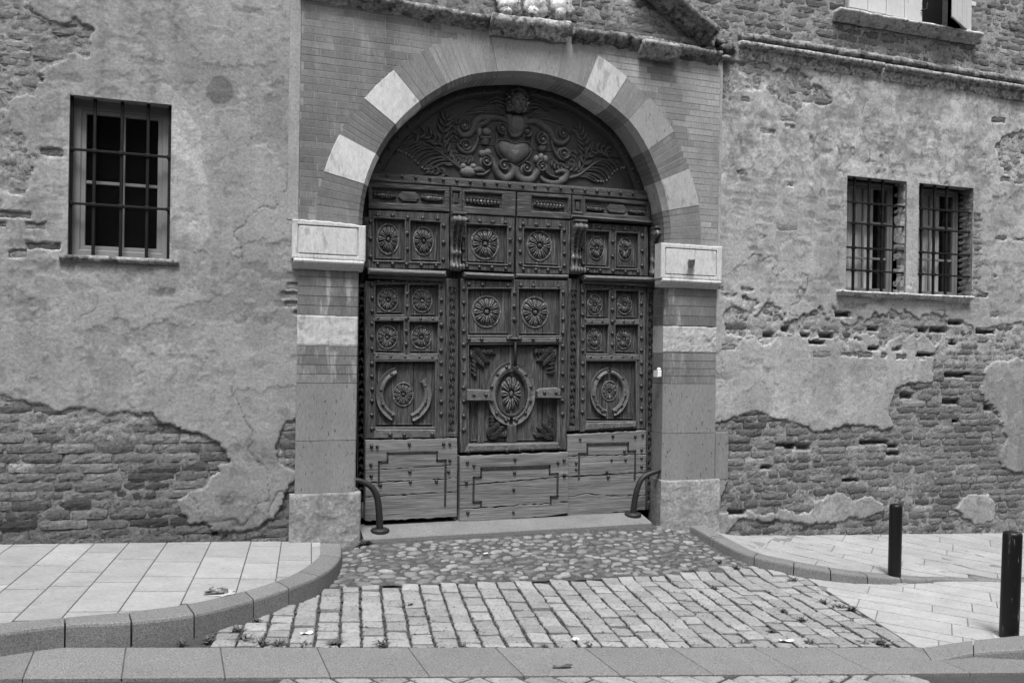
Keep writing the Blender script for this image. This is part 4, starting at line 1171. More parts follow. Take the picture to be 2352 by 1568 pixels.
for s_, (root, tips) in ((-1, ((1130, 300), [(830, 300, 28), (850, 275, 26), (890, 255, 26), (940, 235, 24), (990, 225, 22)])), (1, ((1300, 320), [(1595, 382, 28), (1575, 355, 26), (1540, 330, 26), (1500, 300, 24), (1450, 280, 22)]))):
    b = MB()
    for i, (x, y, w_) in enumerate(tips):
        mx, my = (root[0]+x)/2, (root[1]+y)/2-22
        b.ridge(line_pts(z1, [root, (mx, my), (x, y)]), [w_*k1, w_*k1*1.5, w_*k1*1.1, w_*k1*.4], .016+.004*i, yT, 6, 5, .4)
    up = [(root[0]-s_*10, root[1]-110), (root[0]+s_*60, root[1]-150), (root[0]+s_*140, root[1]-95)]
    for i in range(4):
        b.ridge(line_pts(z1, [(root[0]-s_*5, root[1]-130+i*25), (root[0]+s_*70, root[1]-160+i*30), (root[0]+s_*(190-i*12), root[1]-70+i*12)]), [20*k1, 34*k1, 26*k1, 8*k1], .018, yT, 6, 5, .3)
    b.build('carved_wing', TYMPC, ty, True)
pi = math.pi
crv(ty, 'carved_collar', [('r', [(1170, 300), (1185, 380), (1230, 450), (1270, 380), (1300, 310)], [50, 95, 60, 95, 50], .022), ('d', (1232, 370), 70, 70, .03)])
crv(ty, 'scrollwork', [('r', [(1160, 370), (1100, 330), (1030, 325), (950, 325), (905, 365), (885, 430), (830, 465), (790, 440), (775, 370)], [40, 42, 50, 60, 60, 55, 50, 40, 25], .030),
    ('s', (828, 385), 52, 1.6, pi, -1, .034), ('r', [(1010, 335), (985, 370), (935, 385), (925, 440)], [50, 44, 40, 26], .028), ('s', (1115, 405), 46, 1.6, -1.2, -1, .036),
    ('r', [(930, 455), (925, 510), (890, 575), (840, 590), (790, 560), (775, 520)], [20, 30, 34, 40, 36, 20], .028), ('s', (838, 540), 48, 1.7, pi, -1, .036)])
crv(ty, 'scrollwork', [('r', [(1290, 365), (1340, 350), (1390, 360), (1430, 390), (1480, 430), (1510, 500), (1570, 520), (1620, 480), (1610, 420)], [40, 44, 60, 66, 62, 50, 44, 34, 20], .030),
    ('s', (1577, 445), 50, 1.6, 0, 1, .036), ('s', (1305, 428), 44, 1.6, -1.9, 1, .036), ('s', (1422, 490), 52, 1.7, 1.6, 1, .036), ('r', [(1400, 540), (1415, 565), (1440, 545)], [60, 60, 40], .03),
    ('r', [(1478, 445), (1490, 520), (1520, 600), (1570, 645), (1615, 620), (1628, 580)], [14, 22, 30, 38, 34, 18], .028), ('s', (1583, 597), 46, 1.7, 0, -1, .036)])
crv(ty, 'scrollwork', [('r', [(1160, 400), (1185, 460), (1240, 460), (1280, 400)], [24, 34, 34, 24], .024), ('r', [(1078, 430), (1075, 540), (1120, 620), (1170, 655)], [18, 16, 16, 20], .016),
    ('r', [(1335, 440), (1340, 540), (1300, 620), (1245, 655)], [18, 16, 16, 20], .016)])
crv(ty, 'scrollwork', [('s', (995, 655), 46, 1.7, 1.6, -1, .036), ('r', [(960, 615), (990, 600), (1040, 640), (1060, 700), (1090, 760), (1140, 790), (1190, 755), (1200, 700), (1165, 665)], [34, 44, 30, 50, 62, 66, 56, 46, 30], .034),
    ('s', (1130, 690), 44, 1.5, 1.0, 1, .036), ('d', (965, 595), 30, 26, .03), ('d', (1005, 588), 32, 28, .032)])
crv(ty, 'scrollwork', [('r', [(1225, 700), (1225, 755), (1265, 795), (1330, 800), (1375, 750), (1395, 700)], [46, 58, 66, 66, 56, 34], .034), ('s', (1300, 708), 44, 1.5, 1.9, -1, .036), ('s', (1415, 697), 44, 1.6, 1.5, 1, .036),
    ('d', (1375, 640), 24, 32, .032), ('d', (1410, 625), 24, 34, .034), ('d', (1443, 640), 22, 32, .032)])
crv(ty, 'scrollwork', [('r', [(1405, 770), (1440, 810), (1510, 825), (1580, 800), (1605, 745), (1560, 730), (1520, 745)], [26, 44, 56, 62, 50, 36, 24], .034), ('r', [(1440, 735), (1480, 770), (1540, 785)], [16, 24, 16], .04)])
crv(ty, 'carved_bud', [('d', (855, 735), 66, 44, .04), ('d', (820, 695), 26, 26, .034), ('d', (895, 695), 26, 24, .034), ('r', [(895, 725), (950, 720), (985, 745)], [40, 46, 20], .034), ('r', [(915, 755), (975, 755), (1030, 715)], [20, 30, 10], .026)])
crv(ty, 'carved_pot', [('d', (998, 432), 34, 30, .04), ('r', [(945, 480), (1025, 480)], [30, 30], .034), ('r', [(985, 485), (985, 530)], [78, 50], .034), ('d', (940, 430), 22, 36, .026)])
# palm fronds and leafy sprays
for s_, stem, tips in ((0, [(800, 712), (720, 650), (640, 590), (560, 545), (470, 515), (390, 520), (300, 600)], None), (1, [(1610, 785), (1690, 765), (1760, 715), (1830, 665), (1910, 645), (1985, 690), (2055, 790)], None)):
    b = MB(); b.ridge(line_pts(z1, stem), [30*k1, 28*k1, 24*k1, 20*k1, 16*k1, 10*k1], .024, yT, 6, 4)
    sm = smooth_curve(stem, 6)
    for i in range(12):
        p = sm[int(4+i*(len(sm)-8)/12)]
        L = 200-8*i
        if s_ == 0: P = [p, (p[0]-L*.45, p[1]-L*.02+6), (p[0]-L*.8, p[1]+L*.12+14), (p[0]-L, p[1]+L*.32+16)]
        else: P = [p, (p[0]+L*.45, p[1]+2), (p[0]+L*.75, p[1]+L*.16+6), (p[0]+L*.9, p[1]+L*.40+6)]
        P = [(q[0], min(q[1], 715+(.06*(q[0]-300) if s_ else 0))) for q in P]
        b.ridge(line_pts(z1, P), [15*k1, 21*k1, 20*k1, 17*k1, 21*k1], .017, yT, 5, 4)
        c = z1(*P[-1]); b.dome(c[0], c[1], yT, 11*k1, 11*k1, .02, 8)
    b.build('palm_frond', TYMPC, ty, True)
for stem, W_ in (([(770, 690), (715, 640), (680, 560), (665, 470), (675, 390), (690, 330)], -1), ([(1690, 745), (1735, 680), (1745, 600), (1735, 520), (1715, 460), (1690, 420)], 1),
                 ([(690, 590), (640, 520), (590, 480), (520, 440), (430, 470)], -1), ([(1745, 640), (1790, 580), (1850, 560), (1900, 575)], 1)):
    b = MB(); b.ridge(line_pts(z1, stem), [18*k1, 14*k1, 8*k1], .018, yT, 5, 4)
    sm = smooth_curve(stem, 5)
    for i in range(2, len(sm)-1, 3):
        p = z1(*sm[i]); q = z1(*sm[min(i+1, len(sm)-1)]); d = math.atan2(q[1]-p[1], q[0]-p[0])
        for sg in (-1, 1): leafr(b, p, d+sg*.95, .115, .046, .024, yT, .35, -sg)
    p = z1(*stem[-1]); leafr(b, p, d, .08, .03, .018, yT)
    b.build('leafy_spray', TYMPC, ty, True)

for pts_ in ([(760, 330), (740, 400), (745, 470)], [(1660, 560), (1650, 620), (1640, 680)], [(700, 760), (620, 730), (560, 720)], [(1700, 700), (1640, 700), (1600, 680)], [(740, 560), (760, 620), (790, 660)], [(900, 620), (860, 640), (820, 640)], [(1490, 640), (1520, 680), (1570, 700)]):
    b = MB(); sm = smooth_curve(pts_, 4); b.ridge(line_pts(z1, pts_), [14*k1, 12*k1, 8*k1], .016, yT, 5, 3)
    for i in range(1, len(sm)-1, 2):
        p = z1(*sm[i]); q = z1(*sm[i+1]); d = math.atan2(q[1]-p[1], q[0]-p[0])
        for sg in (-1, 1): leafr(b, p, d+sg*.9, .08, .036, .02, yT, .35, -sg)
    b.build('small_leaves', TYMPC, ty, True)
# ---- helpers for studded frames
def Q4(fn, *p): return [fn(*v) for v in p]
def bulge(b, c, L, H, y, n=8):
    for i in range(n):
        x = c[0]-L/2+L*(i+.5)/n; e = math.sin(math.pi*(.12+.8*(i+.5)/n)); e = .35+.65*e
        for sg in (-1, 1): leafr(b, (x, c[1]), sg*1.0, H*.55*e, H*.34, .016, y, .2, -sg)
        b.dome(x, c[1], y-.006, H*.16, H*.16*e, .014, 8)
def garland(parent, c, L, H, y, flip=1):
    b = MB(); n = 10
    for i in range(n):
        t = (i+.5)/n; x = c[0]+flip*(t-.5)*L; e = (.25+.75*math.sin(math.pi*min(1, .1+t*.85))**.7) if True else 1
        for sg in (-1, 1): leafr(b, (x-.008*flip, c[1]), (0 if flip > 0 else math.pi)+sg*1.05*flip, H*.72*e, H*.36, .026, y, .3, -sg*flip)
        b.dome(x, c[1], y-.010, H*.17, H*.2*e, .014, 8)
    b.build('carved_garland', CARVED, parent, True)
# frieze row
yF = .215
fr_specs = [
 ('frieze_board', z1, [(90, 820), (705, 860), (705, 1045), (95, 1020)], [[(120, 862), (668, 892), (668, 992), (122, 975)]], 'L'),
 ('frieze_block', z1, [(712, 860), (795, 868), (795, 1055), (712, 1050)], [[(725, 893), (778, 898), (775, 992), (725, 988)]], None),
 ('frieze_board', z1, [(801, 868), (1205, 896), (1200, 1080), (801, 1056)], [[(820, 898), (1100, 916), (1096, 1022), (820, 1002)]], 'CL'),
 ('frieze_board', z1, [(1215, 898), (1622, 920), (1620, 1100), (1215, 1080)], [[(1326, 930), (1598, 946), (1595, 1052), (1326, 1036)]], 'CR'),
 ('frieze_block', z1, [(1628, 922), (1705, 927), (1705, 1070), (1628, 1062)], [[(1645, 960), (1690, 963), (1690, 1045), (1645, 1040)]], None),
 ('frieze_board', z1, [(1710, 930), (2218, 970), (2218, 1118), (1710, 1078)], [[(1728, 956), (2190, 1000), (2190, 1082), (1730, 1048)]], 'R')]
back = MB(); bp = [dp(828, 396), dp(828, 1185), dp(1500, 1165), dp(1507, 437)]
back.plate(bp, [], .31, .34); back.build('backing_boards', WOODV, gt)
for nm, fn, o_, h_, tag_ in fr_specs:
    pr = .20 if nm == 'frieze_block' else yF
    o = member(gt, nm, Q4(fn, *o_), pr, .32, WOODH, [Q4(fn, *h) for h in h_], .006, .010)
    q = Q4(fn, *h_[0]); member(o, 'sunk_field', inset(ccw(q), -.004), pr+.026, .31, WOODH, bev=.001)
    if tag_ == 'L':
        garland(o, z1(220, 918), 165*k1, 56*k1, pr+.024, 1); garland(o, z1(575, 938), 165*k1, 60*k1, pr+.024, -1)
        cpts = [(345, 890), (452, 898), (452, 905), (475, 922), (475, 945), (455, 958), (455, 968), (348, 962), (346, 952), (320, 938), (320, 915), (342, 902)]
        member(o, 'cartouche', Q4(z1, *cpts), pr+.008, pr+.026, WOODH, bev=.004)
    if tag_ == 'CL': garland(o, z1(958, 965), 270*k1, 68*k1, pr+.024, 1)
    if tag_ == 'CR': garland(o, z1(1458, 992), 260*k1, 68*k1, pr+.024, -1)
    if tag_ == 'R':
        garland(o, z1(1808, 1018), 150*k1, 52*k1, pr+.024, 1); garland(o, z1(2115, 1040), 145*k1, 52*k1, pr+.024, -1)
        cpts = [(1918, 985), (2018, 993), (2035, 1012), (2035, 1038), (2016, 1058), (1918, 1050), (1897, 1030), (1897, 1008)]
        member(o, 'cartouche', Q4(z1, *cpts), pr+.008, pr+.026, WOODH, bev=.004)
    if nm == 'frieze_block':
        c = [((a[0]+b_[0])/2, (a[1]+b_[1])/2) for a, b_ in ((q[0], q[2]),)][0]
        member(o, 'lozenge', inset(ccw(q), .012), pr+.008, pr+.026, WOODV, bev=.006)
member(gt, 'small_cornice', Q4(z1, (1612, 1068), (2225, 1118), (2225, 1142), (1612, 1096)), .17, .30, WOODH, bev=.02)

# upper panelled leaves
yU = .225
def panelled(name, fn, outer, holes, label=None, mat=WOODV, y=yU, hb=.020):
    o = member(gt, name, Q4(fn, *outer), y, .315, mat, [Q4(fn, *h) for h in holes], .005, hb, label)
    for h in holes:
        q = ccw(Q4(fn, *h)); member(o, 'panel', inset(q, -.010), y+.036, .31, mat, bev=.001)
        moulding(o, q, y, .016, .012, 0, mat); moulding(o, inset(q, .030), y+.036, .014, .010, 0, mat)
    return o
o = panelled('gate_leaf', z1, [(95, 1030), (703, 1055), (703, 1475), (85, 1470)], [[(135, 1090), (368, 1105), (365, 1415), (135, 1410)], [(410, 1110), (636, 1125), (632, 1425), (408, 1420)]], 'upper left leaf of the gate with two carved roses')
rosette(o, z1(247, 1248), 70*k1, 97*k1, yU+.034, 0); rosette(o, z1(515, 1262), 66*k1, 92*k1, yU+.034, 1)
nails(o, line_pts(z1, [(165, 1070), (278, 1073), (390, 1088), (503, 1092), (614, 1097), (162, 1436), (276, 1438), (382, 1440), (492, 1446), (602, 1450), (112, 1118), (112, 1247), (112, 1383), (386, 1205), (386, 1325), (660, 1148), (660, 1275), (660, 1404)]), yU)
o = panelled('gate_leaf', z1, [(800, 1062), (1198, 1085), (1190, 1500), (800, 1478)], [[(832, 1137), (1140, 1152), (1138, 1440), (832, 1428)]], 'upper centre left leaf of the gate with one round rose')
rosette(o, z1(980, 1283), 96*k1, 104*k1, yU+.034, 0)
nails(o, line_pts(z1, [(840, 1106), (935, 1116), (1032, 1122), (1128, 1126), (835, 1455), (930, 1460), (1025, 1464), (1128, 1472), (812, 1150), (812, 1235), (812, 1327), (812, 1415), (1160, 1165), (1160, 1255), (1160, 1348), (1160, 1440)]), yU)
o = panelled('gate_leaf', z1, [(1212, 1085), (1618, 1110), (1612, 1515), (1208, 1510)], [[(1268, 1168), (1545, 1178), (1545, 1460), (1265, 1446)]], 'upper centre right leaf of the gate with one round rose')
rosette(o, z1(1392, 1297), 90*k1, 102*k1, yU+.034, 1)
nails(o, line_pts(z1, [(1263, 1136), (1356, 1141), (1448, 1148), (1538, 1152), (1262, 1478), (1356, 1482), (1450, 1484), (1540, 1488), (1238, 1167), (1238, 1255), (1238, 1345), (1238, 1435), (1570, 1182), (1570, 1270), (1570, 1360), (1570, 1450)]), yU)
o = panelled('gate_leaf', z1, [(1702, 1125), (2205, 1155), (2205, 1530), (1702, 1500)], [[(1734, 1188), (1910, 1196), (1905, 1462), (1732, 1455)], [(1963, 1202), (2128, 1208), (2128, 1475), (1958, 1470)]], 'upper right leaf of the gate with two narrow roses')
rosette(o, z1(1823, 1315), 58*k1, 80*k1, yU+.034, 0); rosette(o, z1(2040, 1322), 54*k1, 80*k1, yU+.034, 1)
nails(o, line_pts(z1, [(1740, 1160), (1833, 1164), (1940, 1172), (2030, 1177), (2110, 1182), (1748, 1484), (1840, 1487), (1938, 1490), (2030, 1495), (2125, 1500), (1714, 1210), (1714, 1322), (1714, 1437), (1937, 1270), (1937, 1380), (2158, 1225), (2158, 1340), (2158, 1450)]), yU)
# corbels between them
def corbel(c0, c1, zt_, zb2, lab=None):
    x0_, x1_ = c0, c1; H = zt_-zb2; b = MB(); n = 34; V = []
    for i in range(n+1):
        t = i/n; z = zt_-H*t
        y = .15-.075*math.exp(-((t-.10)/.10)**2)+.045*sstep(.18, .55, t)-.045*math.exp(-((t-.93)/.05)**2)-.02*math.exp(-((t-.68)/.05)**2)
        w_ = (x1_-x0_)*(.5-.10*sstep(.25, .55, t)+.06*math.exp(-((t-.93)/.06)**2)); xc = (x0_+x1_)/2
        for k in range(9):
            q = -1+k/4; V.append((xc+q*w_, y+.030*abs(q)**3-.010*math.cos(q*math.pi*2.5), z))
        V.append((xc+w_, .26, z)); V.append((xc-w_, .26, z))
    m = 11
    b.add(V, [(i*m+k, (i+1)*m+k, (i+1)*m+(k+1) % m, i*m+(k+1) % m) for i in range(n) for k in range(m)]+[tuple(range(m)), tuple(n*m+k for k in range(m))[::-1]])
    xc = (x0_+x1_)/2
    for i in range(6):
        z = zt_-H*(.2+.09*i)
        for sg in (-1, 1): leafr(b, (xc+sg*.006, z), -math.pi/2+sg*.7, .06, .022, .012, .165+.01*i, .3, -sg)
    for sg in (-1, 1):
        b.dome(xc+sg*(x1_-x0_)*.42, zt_-H*.1, .10, .016, .03, .03, 10)
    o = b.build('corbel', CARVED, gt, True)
    b = MB(); b.box(x0_-.006, x1_+.006, .10, .26, zt_, zt_+.025, .006); b.build('corbel_cap', WOODH, o)
    b = MB()
    for k in range(4): b.blob((x0_+(x1_-x0_)*(k+.5)/4, .12, zb2+.03), (.012, .03, .032), k, .03, 8, 6)
    b.build('corbel_foot', CARVED, o, True)
for (xa_, xb2, ya_, yb3) in ((708, 798, 1075, 1490), (1618, 1700, 1130, 1515), (2218, 2300, 1180, 1535)):
    p, q = z1(xa_, ya_), z1(xb2, yb3); corbel(p[0], q[0], p[1], q[1])
p, q = dp(828, 500), dp(842, 620); b = MB(); b.box(p[0]-.02, q[0], .16, .3, q[1], p[1], .02); b.build('corbel', CARVED, gt)
# middle cornices
for quad, y0_ in ((Q4(dp, (842, 617), (1020, 624), (1020, 637), (842, 631)), .15), (Q4(dp, (1061, 626), (1176, 631), (1176, 642), (1061, 637)), .16), (Q4(dp, (1182, 629), (1303, 632), (1303, 640), (1182, 638)), .19), (Q4(dp, (1334, 633), (1512, 639), (1512, 650), (1334, 644)), .15)):
    o = member(gt, 'cornice_moulding', quad, y0_, .30, WORN, bev=.022)
    xs_ = [p[0] for p in quad]; zs_ = [p[1] for p in quad]
    member(o, 'cornice_fillet', [(xs_[0]+.01, min(zs_)-.035), (xs_[1]-.01, min(zs_)-.035), (xs_[1]-.01, min(zs_)+.01), (xs_[0]+.01, min(zs_)+.01)], y0_+.045, .30, WOODH, bev=.006)

# lower left leaf
yL = .225
o = panelled('gate_leaf', dp, [(838, 646), (1022, 640), (1024, 1004), (838, 1006)],
    [[(861, 654), (929, 653), (927, 723), (861, 723)], [(939, 654), (1006, 654), (1005, 728), (939, 728)], [(859.5, 737.5), (925.5, 737.5), (925.5, 811.5), (859.5, 810)], [(939, 739), (1005, 740), (1003, 811.5), (939, 811.5)],
     [(861, 830), (998, 830), (997, 980), (861, 980)]], 'lower left leaf of the gate with four small roses above a broken round moulding', hb=.016)
LLf = o
for (x, y) in ((891.3, 688.5), (969.8, 691), (889.6, 774.4), (967.7, 774.4)): rosette(o, dp(x, y), 20*PXM, 22.5*PXM, yL+.034, nr.randrange(2), .016)
rosette(o, dp(926.6, 905.5), 20*PXM, 23*PXM, yL+.034, 1, .016)
def ring_m(parent, c, rxo, rzo, wd, gaps, y, name='ring_moulding', mat=WOODV):
    # oval moulding, missing over the given angle gaps (degrees)
    prof = [(0, 0), (.02, .022), (-.0, .030), (-.25, .022), (-.42, .018), (-.5, .024), (-.72, .034), (-.9, .030), (-1, .0)]
    runs = []; cur_ = []
    for d in range(0, 361, 5):
        if any(g0 <= d <= g1 for g0, g1 in gaps):
            if len(cur_) > 1: runs.append(cur_)
            cur_ = []
        else: cur_.append(d)
    if len(cur_) > 1: runs.append(cur_)
    for run in runs:
        V = []; m = len(prof)
        for d in run:
            a = math.radians(d+90)
            for q, hh in prof: V.append((c[0]+(rxo+q*wd)*math.cos(a), y-hh, c[1]+(rzo+q*wd)*math.sin(a)))
        b = MB(); F = [(i*m+k, i*m+k+1, (i+1)*m+k+1, (i+1)*m+k) for i in range(len(run)-1) for k in range(m-1)]
        F = [f[::-1] for f in F]
        if run[-1]-run[0] < 360: F += [tuple(range(m)), tuple((len(run)-1)*m+k for k in range(m))[::-1]]
        b.add(V, F); b.build(name, WORN, parent)
ring_m(o, dp(927.3, 905), 61*PXM*1.02, 63*PXM, 17*PXM, [(-5, 15), (160, 195), (310, 365)], yL+.035)
for d in (35, 80, 115, 150, 250, 290, 220): a = math.radians(d+90); nails(o, [(dp(927.3, 905)[0]+.215*math.cos(a), dp(927.3, 905)[1]+.225*math.sin(a))], yL+.014, .85)
nails(o, line_pts(za, [(187, y) for y in (205, 318, 430, 535, 650, 750, 875, 985, 1095, 1193, 1313, 1430)]), yL)
nails(o, line_pts(za, [(775, y) for y in (215, 335, 440, 548, 660, 765, 870, 980, 1090, 1200, 1305)]), yL)
nails(o, line_pts(za, [(240, 178), (365, 178), (482, 182), (612, 184), (735, 188), (484, 283), (484, 390), (478, 600), (476, 712), (235, 490), (355, 491), (475, 492), (600, 496), (705, 498),
      (230, 815), (345, 816), (465, 819), (590, 822), (700, 822)]), yL)
rb = member(o, 'bottom_rail', Q4(dp, (861, 984), (999, 985), (998, 1004), (857, 1006)), yL-.02, .30, WORN, bev=.010); nails(rb, line_pts(za, [(340, 1478), (457, 1480), (698, 1476)]), yL-.02)
for qd in (Q4(dp, (859, 728), (929, 727), (929, 735), (859, 735)), Q4(dp, (938, 730), (1006, 731), (1006, 737), (938, 737)), Q4(dp, (858, 815), (1004, 815), (1004, 827), (858, 826))):
    member(o, 'rail', qd, yL-.012, yL+.01, WORN, bev=.004)
def stile_carving(parent, p0, p1, wd, y, n, strength=1.):
    b = MB()
    for i in range(n):
        t = (i+.5)/n; x = p0[0]+(p1[0]-p0[0])*t; z = p0[1]+(p1[1]-p0[1])*t; s_ = abs(p1[1]-p0[1])/n
        h = .016*strength*nr.uniform(.8, 1.1)
        sg = 1 if i % 2 else -1
        leafr(b, (x-sg*wd*.1, z+s_*.5), -math.pi/2+sg*.6, s_*1.25, wd*.5, h*1.3, y, .7, -sg)
        leafr(b, (x, z+s_*.4), -math.pi/2-sg*.85, s_*.95, wd*.42, h*1.2, y, .6, sg)
        b.dome(x, z+s_*.1, y, wd*.13, wd*.18, h*1.1, 8)
    b.build('stile_carving', CARVED, parent, True)
def carved_stile(quad, c0, c1, wd, n, y=.235, strength=1., lab=None):
    o = member(gt, 'carved_stile', quad, y, .31, WOODV, [inset(ccw([(c0[0]-wd/2, c0[1]), (c1[0]-wd/2, c1[1]), (c1[0]+wd/2, c1[1]), (c0[0]+wd/2, c0[1])]), 0)], .006, .008)
    q = [(c0[0]-wd/2-.005, c0[1]+.005), (c1[0]-wd/2-.005, c1[1]-.005), (c1[0]+wd/2+.005, c1[1]-.005), (c0[0]+wd/2+.005, c0[1]+.005)]
    member(o, 'sunk_field', q, y+.014, .30, WOODV, bev=.001)
    stile_carving(o, c0, c1, wd, y+.013, n, strength); return o
carved_stile(Q4(dp, (1024, 640), (1053, 640), (1051, 1003), (1024, 1003)), dp(1039, 661), dp(1037, 992), .062, 20, strength=.8)
carved_stile(Q4(dp, (823, 652), (837.5, 652), (836, 1190), (819, 1190)), dp(830, 662), dp(828, 1150), .036, 28)
carved_stile(Q4(dp, (1302.5, 640), (1331, 641), (1330, 988), (1300, 990)), dp(1317, 668), dp(1314, 978), .062, 20)
carved_stile(Q4(dp, (1484, 654), (1505, 654), (1502, 1170), (1480, 1170)), dp(1494, 673), dp(1491, 1150), .046, 28)

# lower right leaf
o = panelled('gate_leaf', dp, [(1332.5, 652), (1482, 656), (1479, 984), (1331, 991)],
    [[(1344, 666), (1396.4, 666), (1394, 732), (1343, 732)], [(1412.5, 667.5), (1464, 669), (1464, 733.5), (1411.5, 733.5)], [(1343, 746), (1395, 746), (1392, 812), (1343, 811)], [(1411, 746), (1463, 746), (1463, 813.5), (1410, 812)],
     [(1344, 829), (1457, 829), (1458, 966), (1344, 966)]], 'lower right leaf of the gate with four small roses above a round moulding split at the foot', hb=.014)
for (x, y) in ((1366.8, 699.3), (1435.4, 699.3), (1366, 777.9), (1433.3, 778.4)): rosette(o, dp(x, y), 17*PXM, 21*PXM, yL+.034, nr.randrange(2), .016)
rosette(o, dp(1400.4, 897.6), 18*PXM, 21*PXM, yL+.034, 1, .012)
ring_m(o, dp(1399.1, 899.8), 51*PXM, 59*PXM, 16*PXM, [(-5, 3), (172, 193), (357, 365)], yL+.035)
for d in (8, 50, 100, 130, 155, 205, 230, 260, 310): a = math.radians(d+90); nails(o, [(dp(1399.1, 899.8)[0]+.180*math.cos(a), dp(1399.1, 899.8)[1]+.212*math.sin(a))], yL+.014, .8)
nails(o, line_pts(zb_, [(666, y) for y in (265, 365, 460, 565, 680, 765, 875, 975, 1080, 1185, 1290)]+[(1165, y) for y in (270, 365, 465, 560, 660, 765, 870, 965, 1065, 1165, 1260, 1365)]), yL)
nails(o, line_pts(zb_, [(715, 222), (815, 225), (920, 230), (1025, 233), (1115, 237), (918, 320), (918, 420), (918, 618), (916, 716), (740, 518), (830, 518), (920, 520), (1010, 520), (1092, 522), (730, 820), (820, 821), (907, 820), (1000, 820), (1083, 820)]), yL)
rb = member(o, 'bottom_rail', Q4(dp, (1342, 970), (1458, 968), (1459, 980), (1340, 987)), yL-.02, .30, WORN, bev=.010); nails(rb, line_pts(zb_, [(820, 1425), (905, 1422), (995, 1415), (1095, 1412)]), yL-.02)
for qd in (Q4(dp, (1343, 735), (1396, 735), (1396, 743), (1343, 743)), Q4(dp, (1411, 736), (1465, 737), (1465, 744), (1411, 744)), Q4(dp, (1342, 815.5), (1465, 816), (1465, 826), (1342, 826))):
    member(o, 'rail', qd, yL-.012, yL+.01, WORN, bev=.004)

# wicket door
wk = panelled('wicket_door', dp, [(1055, 640), (1300.5, 645), (1297, 1031), (1054, 1038)],
    [[(1072, 664), (1171, 664), (1170, 770), (1072, 770)], [(1188, 664), (1283, 665), (1281, 771), (1187, 771)], [(1074, 792), (1280, 790), (1274, 1014), (1074, 1017)]],
    'small wicket door in the middle of the gate with two large roses above an oval', y=.205)
yW = .205
rosette(wk, dp(1116.5, 716), 30*PXM, 32*PXM, yW+.034, 0); rosette(wk, dp(1227.4, 717.3), 29.5*PXM, 32*PXM, yW+.034, 1)
oc = dp(1172.3, 903.5)
ring_m(wk, oc, 58*PXM, 73*PXM, 20*PXM, [(-5, 4), (356, 365), (178, 181)], yW+.035)
b = MB(); V = []; n = 40
for i in range(n):
    a = 2*pi*i/n
    for q, hh in ((41, .0), (38.5, -.012), (34, -.004), (33, .012)): V.append((oc[0]+q*PXM*math.cos(a), yW+.012+hh, oc[1]+(q+14)*PXM*math.sin(a)))
b.add(V, [(i*4+k, i*4+k+1, ((i+1) % n)*4+k+1, ((i+1) % n)*4+k) for i in range(n) for k in range(3)]); b.build('oval_rim', CARVED, wk, True)
ob('oval_rosette', RM[2], wk, (oc[0], yW+.034, oc[1]), (26.5*PXM, .036, 41*PXM))
for i in range(12):
    a = 2*pi*(i+.5)/12; nails(wk, [(oc[0]+(49*PXM)*math.cos(a), oc[1]+(63*PXM)*math.sin(a))], yW+.010, .9)
for nm, qd, pr in (('arm', Q4(dp, (1068, 893), (1120, 895), (1122, 916), (1068, 918)), -.03), ('arm', Q4(dp, (1229, 897), (1236, 891), (1274, 889), (1282, 895), (1281, 906), (1275, 911), (1229, 912)), -.03)):
    o = member(wk, nm, qd, yW+pr, yW+.05, WORN, bev=.008)
    b = MB(); xs_ = [p[0] for p in qd]; zs_ = [p[1] for p in qd]; b.box(min(xs_)-.004, max(xs_)+.004, yW+pr-.02, yW+.03, min(zs_)-.006, min(zs_)+.014, .006); b.build('arm_moulding', WOODH, o)
    nails(o, [((min(xs_)*.72+max(xs_)*.28), (min(zs_)+max(zs_))/2), ((min(xs_)*.2+max(xs_)*.8), (min(zs_)+max(zs_))/2)], yW+pr, .85)
member(wk, 'upright_slat', Q4(dp, (1095, 919), (1110, 920), (1110, 1016), (1095, 1016)), yW+.005, yW+.05, WOODV)
member(wk, 'tongue', Q4(dp, (1163, 974), (1183, 974), (1184, 1016), (1161, 1016)), yW-.005, yW+.05, WOODV, bev=.01)
rb = member(wk, 'bottom_rail', Q4(dp, (1070, 1019), (1277, 1014), (1278, 1030), (1064, 1037)), yW-.025, yW+.05, WORN, bev=.014)
nails(rb, line_pts(zc4, [(815, 455), (1082, 447), (1170, 442), (1258, 440), (1437, 430)]), yW-.025)
rb = member(wk, 'middle_rail', Q4(dp, (1068, 775), (1284, 775), (1284, 786), (1068, 787)), yW-.018, yW+.01, WORN, bev=.005)
nails(rb, line_pts(za, [(1003, 668), (1112, 669), (1335, 665), (1435, 666)])+line_pts(zb_, [(232, 668), (437, 667)]), yW-.018)
nails(wk, line_pts(za, [(963, y) for y in (240, 360, 478, 600, 715, 830, 950, 1080, 1195, 1320, 1440)]+[(1010, 203), (1122, 207), (1338, 212), (1390, 275), (1390, 390), (1390, 500)]), yW)
nails(wk, line_pts(zb_, [(490, y) for y in (270, 385, 500, 615, 728, 845, 960, 1080, 1190, 1305)]+[(25, 212), (135, 213), (240, 216), (450, 222), (78, 278), (78, 390), (78, 505)]), yW)
b = MB(); p = dp(1178, 785); q = dp(1177, 838)
b.tube([(p[0], yW-.03, p[1]), (q[0], yW-.035, q[1]+.02), (q[0], yW-.02, q[1]-.01)], [.013, .016, .010], 8); b.box(p[0]-.05, p[0]+.05, yW-.03, yW, p[1]+.01, p[1]+.03, .006)
b.blob((q[0], yW-.03, q[1]+.01), (.02, .018, .018), 5, .05, 10, 6); b.build('door_knocker', IRON, wk, True)
